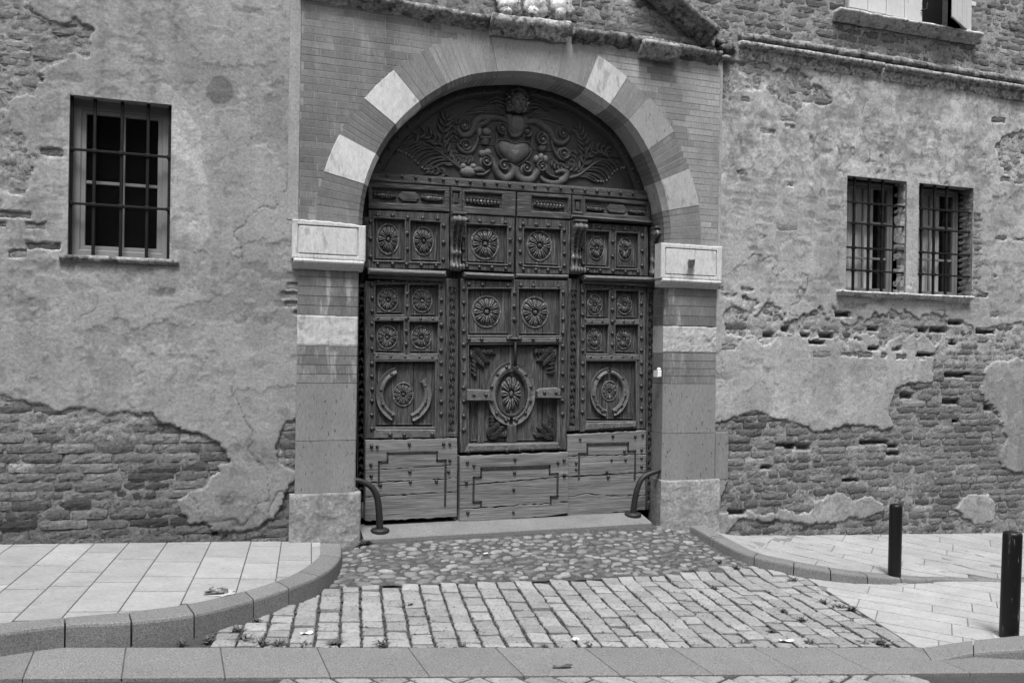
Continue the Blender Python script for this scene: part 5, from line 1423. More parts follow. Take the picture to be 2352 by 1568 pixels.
for cx0, cy0, d, flip in ((1078, 797, -.8, 1), (1276, 796, -2.35, -1), (1078, 1010, .8, -1), (1270, 1008, 2.35, 1)):
    b = MB(); p = dp(cx0, cy0); big = .75 if cy0 < 900 else .6
    if cx0 == 1078 and cy0 > 900: p = dp(1118, 1008)
    L = .26*big
    b.ridge([p, (p[0]+L*.6*math.cos(d), p[1]+L*.6*math.sin(d)), (p[0]+L*1.0*math.cos(d), p[1]+L*1.0*math.sin(d))], [.012, .010, .006], .014, yW+.034, 5, 3)
    for i in range(7):
        t = .1+i*.14; c = (p[0]+L*t*math.cos(d), p[1]+L*t*math.sin(d))
        for sg in (-1, 1): leafr(b, c, d+sg*.85, .14*(1-.4*t), .044, .034, yW+.034, .4, -sg)
    for base, ln_ in ((d+1.15*flip, .22), (d-1.1*flip, .17)):
        pass
    sx = 1 if cx0 < 1172 else -1; sz = -1 if cy0 < 900 else 1
    for k in range(6):
        c = (p[0]+sx*(.03+.045*k*big), p[1]+sz*.016); leafr(b, c, math.atan2(sz*.75, sx*.5), .11*big+.01, .042, .032, yW+.034, .4, 1)
        c = (p[0]+sx*.016, p[1]+sz*(.03+.055*k*big)); leafr(b, c, math.atan2(sz*.5, sx*.75), .11*big+.01, .042, .032, yW+.034, .4, -1)
    b.build('corner_foliage', CARVED, wk, True)
b = MB(); p = dp(1071, 965); b.box(p[0]-.012, p[0]+.012, yW+.03, yW+.036, p[1]-.02, p[1]+.02); b.build('keyhole', DARK, wk)

# kick boards: wide weathered planks, each split from the next
def kick(name, polys, grooves, yk, nl, lab):
    root = None
    for P in polys:
        P = Q4(zc4, *P); 
        # roughen long edges
        out = []
        for i in range(len(P)):
            a, b2 = P[i], P[(i+1) % len(P)]; L = math.hypot(b2[0]-a[0], b2[1]-a[1]); k = max(1, int(L/.035))
            for j in range(k):
                t = j/k; w_ = 0 if j == 0 else nr.gauss(0, .0032)
                out.append((a[0]+(b2[0]-a[0])*t, a[1]+(b2[1]-a[1])*t+w_))
        o = member(root or gt, name if root is None else 'plank', out, yk+nr.uniform(-.004, .004), .30, KICK, bev=.004)
        if root is None: root = o; o['label'] = lab
    for G_ in grooves:
        b = MB(); P = Q4(zc4, *G_)
        for i in range(len(P)-1):
            a, c = P[i], P[i+1]; x0_, x1_ = min(a[0], c[0])-.007, max(a[0], c[0])+.007; z0_, z1_ = min(a[1], c[1])-.007, max(a[1], c[1])+.007
            b.box(x0_, x1_, yk-.0065, yk+.002, z0_, z1_, .0)
        b.build('inlaid_line', GRV, root)
    nails(root, Q4(zc4, *nl), yk-.004, .8)
GRV = mk('groove_wood', .03, .2, 8, .3, 40, .5, .003)
yK = .19
kick('kick_board', [[(103, 378), (738, 365), (740, 546), (600, 556), (103, 588)], [(103, 592), (600, 560), (740, 550), (737, 640), (103, 672)], [(103, 676), (737, 644), (736, 733), (103, 768)], [(103, 772), (736, 737), (735, 908), (590, 912), (560, 918), (350, 925), (240, 932), (100, 932)]],
     [[(195, 690), (195, 528), (255, 524), (255, 465), (598, 458), (598, 518), (655, 514), (655, 830)]], yK,
     [(145, 416), (185, 418), (405, 402), (645, 400), (684, 400), (140, 542), (684, 513), (140, 620), (678, 592), (408, 592), (410, 662), (590, 658), (207, 685)], 'weathered kick board at the foot of the left leaf')
kick('kick_board', [[(752, 488), (1500, 460), (1502, 622), (1130, 655), (752, 687)], [(752, 692), (1130, 660), (1502, 628), (1502, 800), (1100, 828), (752, 848)], [(752, 853), (1100, 832), (1500, 806), (1500, 878), (1320, 906), (1000, 926), (748, 940)]],
     [[(845, 800), (845, 632), (897, 628), (897, 575), (1370, 550), (1370, 606), (1425, 604), (1425, 762), (1378, 766), (1378, 812)], [(845, 800), (897, 798), (897, 826)]], .165,
     [(802, 526), (848, 546), (1132, 504), (1427, 528), (1470, 510), (1470, 612), (795, 662), (1128, 597), (1122, 712), (805, 872), (1120, 870)], 'weathered kick board at the foot of the wicket door')
kick('kick_board', [[(1502, 342), (2045, 311), (2045, 474), (1800, 480), (1502, 488)], [(1502, 492), (1800, 484), (2045, 478), (2043, 596), (1502, 628)], [(1502, 633), (2043, 600), (2041, 758), (1800, 762), (1640, 745), (1502, 768)], [(1502, 773), (1640, 750), (1800, 767), (2041, 763), (2040, 862), (1502, 906)]],
     [[(1580, 640), (1580, 470), (1638, 467), (1638, 408), (1920, 396), (1920, 452), (1968, 450), (1968, 640)]], yK,
     [(1588, 369), (1815, 345), (1970, 350), (2022, 340), (2013, 443), (1895, 453), (2013, 500), (1560, 534), (1805, 512), (1902, 511), (2013, 558), (1560, 577), (1772, 593), (1782, 628)], 'weathered kick board at the foot of the right leaf')
# dark slits: vertical shrinkage cracks in panels
for (x, y0_, y1_, yy) in ((951, 660, 724, yL+.030), (950, 745, 806, yL+.030), (951, 832, 975, yL+.030), (1103, 666, 768, yW+.030), (1102, 795, 890, yW+.030), (1247, 795, 1008, yW+.030), (1246, 668, 768, yW+.03), (1388, 670, 728, yL+.03), (1384, 870, 965, yL+.03)):
    p, q = dp(x, y0_), dp(x, y1_); b = MB(); b.box(p[0]-.0035, p[0]+.0035, yy, yy+.01, q[1], p[1]); b.build('crack', DARK, wk if 1055 < x < 1300 else LLf)
if XN.V: XN.build('nails', STUD, gt, True)['kind'] = 'stuff'
# ================================================================== threshold, guards
YTH = -.12
th = MB(); a = at(836, 1231, YTH)[0]; b_ = at(1497, 1190, YTH)[0]; n = 40; V = []
for i in range(n+1):
    x = a+(b_-a)*i/n; w_ = float(fbm(np.array([x]), np.array([0.]), 4, 3, 5)[0])*.01
    V += [(x, .55, .03), (x, .10, .018), (x, YTH+.012+w_, -.026), (x, YTH+w_, -.038), (x, YTH-.004+w_, -.30)]
th.add(V, [(i*5+k, i*5+k+1, (i+1)*5+k+1, (i+1)*5+k) for i in range(n) for k in range(4)]+[tuple(range(5))[::-1], tuple(n*5+k for k in range(5))])
tagm(th.build('stone_threshold', CEM), 'long worn grey stone sill under the wooden gate', 'doorstep')
def guard(pts, yw, lab, foot):
    r = thing('wheel_guard', lab, 'wheel guard', (foot[0], foot[1], foot[2]), 'iron wheel guards at the foot of the archway')
    b = MB(); P = smooth_curve(pts, 5); b.tube(P, [.021+.012*i/len(P) for i in range(len(P))], 12); b.build('curved_bar', RUST, r, True)
    b = MB(); n = 18; V = []
    for k, (rr_, z) in enumerate(((.085, -.04), (.085, .014), (.075, .024), (.045, .03))):
        for i in range(n): V.append((foot[0]+rr_*math.cos(2*pi*i/n), foot[1]+rr_*math.sin(2*pi*i/n), foot[2]+z))
    b.add(V, [(k*n+i, k*n+(i+1) % n, (k+1)*n+(i+1) % n, (k+1)*n+i) for k in range(3) for i in range(n)]+[tuple(3*n+i for i in range(n))]); b.build('foot_plate', RUST, r)
f = at(874, 1205, .06); fy = .03
p1 = at(826, 1104, .0); p2 = at(853, 1118, .02); p3 = at(868, 1150, .02); p4 = at(873, 1200, .03)
guard([(p1[0]-.06, .02, p1[1]), (p1[0], .02, p1[1]), (p2[0], .02, p2[1]), (p3[0], .02, p3[1]), (p4[0], .03, -.0)], 0, 'curved iron wheel guard against the left pier, rooted in the sill', (p4[0], .03, .0))
p1 = at(1507, 1082, .05); p2 = at(1478, 1097, .03); p3 = at(1464, 1130, .03); p4 = at(1456, 1170, .06)
guard([(p1[0]+.08, .06, p1[1]+.01), (p1[0], .05, p1[1]), (p2[0], .04, p2[1]), (p3[0], .05, p3[1]), (p4[0], .08, .015)], 0, 'curved iron wheel guard against the right pier, rooted in the sill', (p4[0], .08, .012))
c = at(1510, 855, .04); b = MB(); b.box(c[0]-.022, c[0]+.022, -.01, .08, c[1]-.045, c[1]+.02, .006); b.blob((c[0], .01, c[1]+.03), (.022, .02, .02), 3, .02, 10, 6)
tagm(b.build('doorbell', WHITEBOX), 'small white box fixed to the inner edge of the right pier', 'doorbell')

# ================================================================== ground
rg = random.Random(21)
def prism(poly, zf, th_, bev, name, mat, parent, tone, jit=0., dome=0., seg=.12, rough=0.):
    # slab lying on the ground: outline (x,y) counter-clockwise, top follows zf
    P = []
    for i in range(len(poly)):
        a, b = poly[i], poly[(i+1) % len(poly)]; L = math.hypot(b[0]-a[0], b[1]-a[1]); k = max(1, int(L/seg))
        for j in range(k):
            t = j/k; P.append((a[0]+(b[0]-a[0])*t+(rg.uniform(-jit, jit) if jit else 0), a[1]+(b[1]-a[1])*t+(rg.uniform(-jit, jit) if jit else 0)))
    n = len(P); cx_ = sum(p[0] for p in P)/n; cy_ = sum(p[1] for p in P)/n
    I = inset(P, bev); I2 = [(cx_+(p[0]-cx_)*.5, cy_+(p[1]-cy_)*.5) for p in I]
    tl_ = (rg.uniform(-rough, rough), rg.uniform(-rough, rough)); dz_ = rg.uniform(-rough, rough)*.12
    zz = lambda p, e=0: zf(p[0], p[1])+e+dz_+tl_[0]*(p[0]-cx_)+tl_[1]*(p[1]-cy_)
    V = [(cx_, cy_, zz((cx_, cy_), dome))]+[(p[0], p[1], zz(p, dome*.7+(rg.uniform(-rough, rough)*.04))) for p in I2]+[(p[0], p[1], zz(p)) for p in I]+[(p[0], p[1], zz(p, -bev*.9)) for p in P]+[(p[0], p[1], zz(p, -th_)) for p in P]
    F = [(0, 1+i, 1+(i+1) % n) for i in range(n)]
    for k in range(3):
        for i in range(n): F.append((1+k*n+i, 1+(k+1)*n+i, 1+(k+1)*n+(i+1) % n, 1+k*n+(i+1) % n))
    V = [(v[0]-cx_, v[1]-cy_, v[2]) for v in V]
    return ob(name, mesh(name, V, F, mat), parent, (cx_, cy_, 0), color=tone)
def sheet(name, x0, x1, y0, y1, nx, ny, zf, mat, off=0., kind='structure', label=None, mask=None):
    xs = np.linspace(x0, x1, nx); ys = np.linspace(y0, y1, ny); V = [(x, y, zf(x, y)+off) for y in ys for x in xs]
    F = [(j*nx+i, j*nx+i+1, (j+1)*nx+i+1, (j+1)*nx+i) for j in range(ny-1) for i in range(nx-1) if mask is None or mask((xs[i]+xs[i+1])/2, (ys[j]+ys[j+1])/2)]
    o = ob(name, mesh(name, V, F, mat, True)); o['kind'] = kind
    if label: o['label'] = label
    return o
gl = lambda px, py: ground(px, py, zlow)
# street frame: u along the gutter, v towards the wall
g0 = gl(600, 1486); g1 = gl(2050, 1486); gu = (g1[0]-g0[0], g1[1]-g0[1]); GL = math.hypot(*gu); gu = (gu[0]/GL, gu[1]/GL); gv = (-gu[1], gu[0])
def uv(p): d = (p[0]-g0[0], p[1]-g0[1]); return (d[0]*gu[0]+d[1]*gu[1], d[0]*gv[0]+d[1]*gv[1])
def xy(u, v): return (g0[0]+gu[0]*u+gv[0]*v, g0[1]+gu[1]*u+gv[1]*v)
vg = uv(gl(1200, 1551))[1]                            # lower edge of the gutter
# road
def zroad(x, y):
    v = uv((x, y))[1]; return zlow(x, y)-(.0 if v > vg else .01*min(1, (vg-v)/.3))
sheet('road', -34, 40, -40, .3, 60, 60, lambda x, y: -.136-.0455*x+.02*max(y, -8), ASPH, -.020, label='dark asphalt street in front of the archway')
def soilz(x, y):
    return zlow(x, y)-.022
sheet('driveway_bed', .2, 7.5, -3.4, -.0, 110, 60, soilz, SOILJ, -.004, label='dark soil in the joints of the driveway')

# left kerb line
c2 = lambda x, y: (x*.3472, 1190.9+y*.3472)
gp = lambda px, py: ground(px, py, zpave)
kout = [gp(*c2(x, y)) for x, y in ((0, 757), (430, 703), (870, 682), (1285, 632), (1640, 547), (1910, 458), (2110, 378), (2215, 305), (2255, 245), (2258, 165))]
kin = [gp(*c2(x, y)) for x, y in ((0, 692), (430, 655), (850, 617), (1235, 568), (1580, 490), (1830, 415), (1980, 350), (2080, 280), (2118, 235), (2120, 162))]
a, b_ = kout[0], kout[1]; dX = ((b_[0]-a[0]), (b_[1]-a[1]))
ext = lambda p, q, k: (p[0]-(q[0]-p[0])*k, p[1]-(q[1]-p[1])*k)
kout = [ext(kout[0], kout[1], 7), ext(kout[0], kout[1], 1)]+kout; kin = [ext(kin[0], kin[1], 7), ext(kin[0], kin[1], 1)]+kin
def resample(P, n):
    d = [0]
    for i in range(1, len(P)): d.append(d[-1]+math.hypot(P[i][0]-P[i-1][0], P[i][1]-P[i-1][1]))
    t = np.linspace(0, d[-1], n); return list(zip(np.interp(t, d, [p[0] for p in P]), np.interp(t, d, [p[1] for p in P]))), d
kt = thing('kerb', 'curved granite kerb edging the left pavement', None, (kout[4][0], kout[4][1], -.1), kind='structure')
so = smooth_curve(kout, 8); si = smooth_curve(kin, 8); NK = len(so)
Ls = [0]
for i in range(1, NK): Ls.append(Ls[-1]+math.hypot(so[i][0]-so[i-1][0], so[i][1]-so[i-1][1]))
def kerb_run(root, so, si, Ls, cuts, zt, zb, mat=GRANITE, gap=.005, tonef=None):
    for a_, b2 in zip(cuts[:-1], cuts[1:]):
        m = max(2, int((b2-a_)/.05)); ts = np.linspace(a_+gap, b2-gap, m); V = []
        for t in ts:
            O = (np.interp(t, Ls, [p[0] for p in so]), np.interp(t, Ls, [p[1] for p in so])); I = (np.interp(t, Ls, [p[0] for p in si]), np.interp(t, Ls, [p[1] for p in si]))
            d = (O[0]-I[0], O[1]-I[1]); L = math.hypot(*d); d = (d[0]/L, d[1]/L); z = zt(t, *O); zi = zt(t, *I); r = .014; j = rg.uniform(-.0012, .0012)
            V += [(I[0], I[1], zi-.1), (I[0], I[1], zi), (O[0]-d[0]*r*1.6, O[1]-d[1]*r*1.6, z), (O[0]-d[0]*r*.4+j, O[1]-d[1]*r*.4, z-r*.45), (O[0]+j, O[1], z-r*1.4), (O[0]+d[0]*.008+j, O[1]+d[1]*.008, min(z-.04, zb(*O)-.05))]
        k = 6; F = [(i*k+q, i*k+q+1, (i+1)*k+q+1, (i+1)*k+q) for i in range(m-1) for q in range(k-1)]
        F += [tuple(range(k))[::-1], tuple((m-1)*k+q for q in range(k))]
        b = MB(); b.add(V, F); b.build('kerb_stone', mat, root, color=(tonef or (lambda: rg.uniform(.9, 1.08)))())
jx = [c2(x, y) for x, y in ((430, 690), (870, 682), (1288, 632), (1660, 540), (1905, 460), (2120, 375), (2258, 250))]
jt = []
for p in jx:
    q = gp(*p); k = min(range(NK), key=lambda i: (so[i][0]-q[0])**2+(so[i][1]-q[1])**2); jt.append(Ls[k])
cuts = [max(0, jt[0]-3.1), jt[0]-2.4, jt[0]-1.6, jt[0]-.8]+jt+[Ls[-1]]
kerb_run(kt, so, si, Ls, cuts, lambda t, x, y: zpave(x, y)+.003, zlow)
# left pavement slabs
pv = thing('pavement', 'pale stone pavement left of the archway, ending in a rounded corner', None, (-.5, -.8, 0), kind='structure')
reg_ = ccw([(-4.5, .03), (-4.5, kin[0][1]-.1)]+[p for p in si if p[0] > -2.5]+[(si[-1][0], .03)])
reg_ = [p for i, p in enumerate(reg_)]
def hull(P):
    P = sorted(set((round(p[0], 4), round(p[1], 4)) for p in P)); cr = lambda o, a, b: (a[0]-o[0])*(b[1]-o[1])-(a[1]-o[1])*(b[0]-o[0])
    lo = []; up = []
    for p in P:
        while len(lo) > 1 and cr(lo[-2], lo[-1], p) <= 0: lo.pop()
        lo.append(p)
    for p in reversed(P):
        while len(up) > 1 and cr(up[-2], up[-1], p) <= 0: up.pop()
        up.append(p)
    return lo[:-1]+up[:-1]
reg_ = hull(reg_)
b = MB(); V = [(p[0], p[1], zpave(*p)-.006) for p in reg_]; b.add(V, [tuple(range(len(V)))]); b.build('joint_bed', PAVEJ, pv)
def slabs(root, reg_, org, ang, ws, Lr, zf, jitter, name='paving_slab', tone=(.88, 1.1), th_=.03, bev=.003, gap=.007, gap2=.018, minA=.002, urange=(-6, 8), vrange=(-6, 6), mat=PAVE):
    ca, sa = math.cos(ang), math.sin(ang); u = urange[0]; i = 0; k_ = 0
    while u < urange[1]:
        W_ = ws[i % len(ws)]; v = vrange[0]+rg.uniform(0, .4); i += 1
        while v < vrange[1]:
            L = rg.uniform(*Lr)
            q = [(u+gap/2, v+gap2/2), (u+W_-gap/2, v+gap2/2), (u+W_-gap/2, v+L-gap2/2), (u+gap/2, v+L-gap2/2)]
            q = [(org[0]+a*ca-b*sa, org[1]+a*sa+b*ca) for a, b in q]
            q = clip_poly(q, reg_)
            if len(q) > 2 and parea(q) > minA:
                prism(q, zf, th_, bev, name, mat, root, rg.uniform(*tone), seg=.4, rough=.0); k_ += 1
            v += L
        u += W_
    return k_
Aang = math.radians(-6)
slabs(pv, reg_, (gp(*c2(965, 170))[0]+.0, -.06), Aang, [.34, .32, .25, .25, .29], (.34, .75), zpave, 0, urange=(-4.2, 2.0), vrange=(-3, .6))
# broken post hole with a stone in it
hc_ = gp(*c2(1455, 492)); r = thing('post_stump', 'broken post stub in a ring of white mortar near the kerb of the left pavement', 'post stump', (hc_[0], hc_[1], zpave(*hc_)))
b = MB(); b.V = []; n = 18; zc_ = zpave(*hc_)
V = [(hc_[0], hc_[1], zc_+.006)]+[(hc_[0]+.11*rg.uniform(.7, 1.15)*math.cos(2*pi*i/n), hc_[1]+.10*rg.uniform(.7, 1.15)*math.sin(2*pi*i/n), zpave(*hc_)+.0035) for i in range(n)]
b.add(V, [(0, 1+i, 1+(i+1) % n) for i in range(n)]); b.build('mortar_ring', mk('fresh_mortar', .34, .06, 20, .08, 60, .4, .003), r)
b = MB(); b.blob((hc_[0]-.02, hc_[1], zc_+.008), (.07, .05, .022), 31, .3, 12, 8); b.blob((hc_[0]-.05, hc_[1]+.01, zc_+.02), (.022, .02, .022), 33, .3, 9, 6); b.build('stub', ERODED, r, color=.7)

# setts of the driveway
dw = thing('driveway', 'driveway of squared stone setts laid between the gutter and the cobbles', None, (3, -1.8, -.3), kind='structure')
c3 = lambda x, y: (782.6+x*.3327, 1190.9+y*.3327)
kfoot = [ground(p[0], p[1], zlow) for p in [c2(x, y) for x, y in ((880, 815), (1290, 765), (1650, 685), (1920, 578), (2100, 478))]]
top = [gl(740, 1350), gl(1000, 1340), gl(1300, 1330), gl(1600, 1315), gl(1815, 1303)]
diag = [gl(1822, 1306), gl(2098, 1484)]
regS = hull([gl(385, 1486)]+kfoot+[gl(740, 1350)]+[gl(1815, 1303)]+diag)
# upper edge is nearly straight, so the hull serves
cols = []; u0 = uv(gl(787.5+782.6*0+40, 1482))[0]
base_x = [782.6+x*.3327 for x in (-10, 145, 320, 490, 655, 830, 985, 1150, 1325, 1490, 1650, 1800, 1975, 2120)]
us = [uv(gl(x, 1483))[0] for x in base_x]; dw_ = (us[-1]-us[0])/(len(us)-1)
us = [us[0]-dw_*k for k in range(5, 0, -1)]+us+[us[-1]+dw_*k for k in range(1, 18)]
ns = 0; zset = lambda x, y: zlow(x, y)
topv = [uv(p) for p in top]
for i in range(len(us)-1):
    ua, ub = us[i], us[i+1]; um = (ua+ub)/2
    vmax = float(np.interp(um, [p[0] for p in topv], [p[1] for p in topv]))
    v = .008+(rg.uniform(-.1, 0)); 
    while v < vmax:
        L = rg.uniform(.13, .205)*(1.4 if rg.random() < .08 else 1)
        if v+L > vmax+.05: L = vmax-v+rg.uniform(-.01, .03)
        if L < .05: break
        gg = rg.uniform(.008, .014); q = [(ua+.009, max(v, .006)+gg), (ub-.009, max(v, .006)+gg+rg.uniform(-.004, .004)), (ub-.009, v+L-gg), (ua+.009, v+L-gg)]
        q = clip_poly([xy(*p) for p in q], regS)
        if len(q) > 2 and parea(q) > .003:
            prism(q, zset, .06, .007, 'sett', SETT, dw, rg.uniform(.8, 1.15), .005, .0025, .045, .06); ns += 1
        v += L
# cobbles
cb = thing('cobbled_apron', 'strip of rounded river cobbles between the threshold and the setts', None, (2.7, -.5, -.12), kind='structure')
regC = [gl(745, 1347), gl(790, 1262), gl(822, 1250), (1.30, YTH-.03), (4.02, YTH-.03), gl(1520, 1205), gl(1562, 1213), gl(1640, 1262), gl(1730, 1288), gl(1805, 1300)]+[(p[0], p[1]+.03) for p in top[::-1]][1:]
pts = []; tries = 0
bbx = (min(p[0] for p in regC), max(p[0] for p in regC), min(p[1] for p in regC), max(p[1] for p in regC))
NPc = 16000
cx_ = np.array([rg.uniform(bbx[0], bbx[1]) for _ in range(NPc)]); cy_ = np.array([rg.uniform(bbx[2], bbx[3]) for _ in range(NPc)])
ok = psd(cx_, cy_, regC) > .03
for x, y in zip(cx_[ok], cy_[ok]):
    r = rg.choice((rg.uniform(.045, .066), rg.uniform(.028, .045))); a = rg.gauss(0, .5); e = rg.uniform(.6, .85)
    if all(((x-p[0])*.85)**2+(y-p[1])**2*1.25 > (.71*(r+p[2]))**2 for p in pts): pts.append((x, y, r, a, e))
bm_ = MB()
CM = []
for k in range(6):
    b = MB(); r_ = random.Random(k); n = 11; V = [(0, 0, .55)]; F = []; ph = r_.uniform(0, 6); 
    rad = [1+.12*math.sin(2*t+ph)+.08*math.sin(3*t+ph*2)+r_.uniform(-.05, .05) for t in np.linspace(0, 2*pi, n, endpoint=False)]
    for q, z in ((.45, .5), (.8, .34), (.97, .05), (1.0, -.4)):
        for i in range(n): V.append((q*rad[i]*math.cos(2*pi*i/n), q*rad[i]*math.sin(2*pi*i/n), z))
    F = [(0, 1+i, 1+(i+1) % n) for i in range(n)]+[(1+k2*n+i, 1+(k2+1)*n+i, 1+(k2+1)*n+(i+1) % n, 1+k2*n+(i+1) % n) for k2 in range(3) for i in range(n)]
    CM.append((V, F, mesh('cobble', V, F, COBB, True)))
pts.sort(key=lambda p: p[1])
for i, (x, y, r, a, e) in enumerate(pts):
    tone = rg.choice((.6, .65, .7, .75, .85, .9, 1.0, 1.1, 1.3, 1.5))*rg.uniform(.9, 1.1); k = rg.randrange(6); hz_ = rg.uniform(.28, .42)
    if i < 300: ob('cobble', CM[k][2], cb, (x, y, zlow(x, y)-.012), (r*1.12, r*e, r*hz_*1.5), (0, 0, a), tone)
    else:
        V, F = CM[k][:2]; ca, sa = math.cos(a), math.sin(a)
        bm_.add([(x+v[0]*r*1.12*ca-v[1]*r*e*sa, y+v[0]*r*1.12*sa+v[1]*r*e*ca, zlow(x, y)-.014+v[2]*r*hz_*1.5) for v in V], F)
if bm_.V: o = bm_.build('cobbles', mk('cobble_mass', .15, .18, 14, .14, 60, .4, .003, .6, island=.45, spots=.3, spot_s=60), cb, True); o['kind'] = 'stuff'
b = MB(); nx, ny = 150, 60; xs = np.linspace(bbx[0]-.15, bbx[1]+.1, nx); ys = np.linspace(bbx[2]-.02, bbx[3]+.08, ny); Xg, Yg = np.meshgrid(xs, ys)
Zg = np.vectorize(zlow)(Xg, Yg)-.010+fbm(Xg, Yg, 9, 4, 5)*.012; inn_ = psd(Xg, Yg, regC) > -.07
V = np.stack([Xg.ravel(), Yg.ravel(), Zg.ravel()], 1); F = [(j*nx+i, j*nx+i+1, (j+1)*nx+i+1, (j+1)*nx+i) for j in range(ny-1) for i in range(nx-1) if inn_[j, i]]
b.add(V, F); b.build('earth_bed', SOIL, cb, True)

# gutter slabs
gt2 = thing('gutter', 'row of large flat granite gutter slabs along the street edge', None, (2.5, -2.6, -.3), kind='structure')
gx = [uv(gl(x, 1500))[0] for x in (100, 310, 530, 755, 967, 1170, 1378, 1580, 1772, 1935, 2140)]; dg = .68
gx = [gx[0]-dg*k for k in range(8, 0, -1)]+gx+[gx[-1]+.5*k for k in range(1, 14)]
vm = uv(gl(1200, 1529))[1]
zg = lambda x, y: zlow(x, y)+.002
for a, b2 in zip(gx[:-1], gx[1:]):
    sk = .09
    for va, vb, nm in ((vg, -.006, 'gutter_slab'),):
        s0_ = sk*(va-vg)/.45-.02; s1_ = sk*(vb-vg)/.45-.02; q = [xy(a+.003-s0_, va), xy(b2-.003-s0_, va), xy(b2-.003-s1_, vb), xy(a+.003-s1_, vb)]
        prism(q, (lambda x, y: zg(x, y)+.004) if va == vm else zg, .05, .003, nm, GRANITE, gt2, rg.uniform(1.18, 1.36) if va == vm else rg.uniform(1.0, 1.12), seg=.3)
# setts of the street along the gutter
b = MB(); P = [xy(-7, vg+.002), xy(12, vg+.002), xy(12, .0), xy(-7, 0.)]; b.add([(p[0], p[1], zlow(*p)-.004) for p in P], [(0, 1, 2, 3)]); b.build('joint_bed', PAVEJ, gt2)
ss = thing('street_setts', 'band of skewed stone setts across the street below the gutter', None, (2, -3.1, -.35), kind='structure')
ua, ub = uv(gl(690, 1556))[0], uv(gl(2105, 1550))[0]
regT = ccw([xy(ua-.1, vg-.012), xy(ub+.02, vg-.012), xy(ub+.1, vg-1.0), xy(ua-.4, vg-1.0)])
zt_ = lambda x, y: zlow(x, y)-.001
slabs(ss, regT, xy(0, vg-.4), math.radians(28), [.17, .165, .175], (.26, .42), zt_, 0, 'sett', (.75, 1.1), .06, .010, .020, .022, .002, (-3.5, 6.0), (-3, 3.5), SETT)
b = MB(); P = [xy(ua-.15, vg-.004), xy(ub+.05, vg-.004), xy(ub+.12, vg-1.02), xy(ua-.42, vg-1.02)]; b.add([(p[0], p[1], zlow(*p)-.014) for p in P][::-1], [(0, 1, 2, 3)]); b.build('joint_bed', SOILJ, ss)

# right kerb, climbing from the street to the pier
c4 = lambda x, y: (1531+x*.3489, 1122.9+y*.3489)
ko = [(1562, 1207), (1640, 1243), (1712, 1277), (1812, 1300), (1915, 1318), (2015, 1329), (2125, 1336), (2240, 1338)]
hgt = [.06, .075, .09, .10, .09, .07, .035, .012]
kop = []; kz = []
for (x, y), h in zip(ko, hgt):
    p = ground(x, y-6, zlow, h); kop.append(p); kz.append(zlow(*p)+h)
so2 = smooth_curve([(p[0], p[1]) for p in kop]+[(kop[-1][0]+3, kop[-1][1]-.5)], 6)
si2 = []
for i in range(len(so2)):
    a = so2[max(i-1, 0)]; b2 = so2[min(i+1, len(so2)-1)]; t = (b2[0]-a[0], b2[1]-a[1]); L = math.hypot(*t); si2.append((so2[i][0]-t[1]/L*.16, so2[i][1]+t[0]/L*.16))
L2 = [0]
for i in range(1, len(so2)): L2.append(L2[-1]+math.hypot(so2[i][0]-so2[i-1][0], so2[i][1]-so2[i-1][1]))
kpar = [min(range(len(so2)), key=lambda i: (so2[i][0]-p[0])**2+(so2[i][1]-p[1])**2) for p in kop]
kH = lambda t: float(np.interp(t, [L2[k] for k in kpar]+[L2[-1]], hgt+[.012]))
zk = {}
def ztopk(t, x, y):
    O = (np.interp(t, L2, [p[0] for p in so2]), np.interp(t, L2, [p[1] for p in so2])); return zlow(*O)+kH(t)
kr_ = thing('kerb', 'granite kerb curving down from the right pier to street level behind the bollard', None, (5, -1, -.25), kind='structure')
kerb_run(kr_, so2, si2, L2, [0, L2[-1]*.07, .47*1, .95, 1.3, 1.62, 1.95, 2.3, 2.6, 3.2, 4.2, min(5.2, L2[-1])] if L2[-1] > 4.3 else list(np.linspace(0, L2[-1], 8)), ztopk, zlow, tonef=lambda: rg.uniform(.92, 1.05))
# right pavement behind that kerb
def zright(x, y):
    # between the wall line and the kerb
    best = min(range(len(si2)), key=lambda i: (si2[i][0]-x)**2+(si2[i][1]-y)**2); ze_ = ztopk(L2[best], x, y)
    d = math.hypot(si2[best][0]-x, si2[best][1]-y); w0 = -.012-.0455*x; dw0 = max(0, -y)
    return (ze_*dw0+w0*d)/(dw0+d+1e-6)
pr_ = thing('pavement', 'pale stone pavement along the wall right of the archway', None, (6.5, -.6, -.3), kind='structure')
regR = [p for p in si2 if p[0] < 9]; regR = ccw([(max(4.86, si2[0][0]), .03)]+regR+[(12, regR[-1][1]-.3), (12, .03)])
xsR = np.linspace(4.5, 11, 66); ysR = np.linspace(-2.3, .02, 30)
regR_np = regR
XX, YY = np.meshgrid(xsR, ysR); sdR = psd(XX, YY, regR)
V = [(x, y, zright(x, y)-.007) for y in ysR for x in xsR]; F = [(j*66+i, j*66+i+1, (j+1)*66+i+1, (j+1)*66+i) for j in range(29) for i in range(65) if sdR[j, i] > -.03]
b = MB(); b.add(V, F); b.build('joint_bed', PAVEJR, pr_, True)
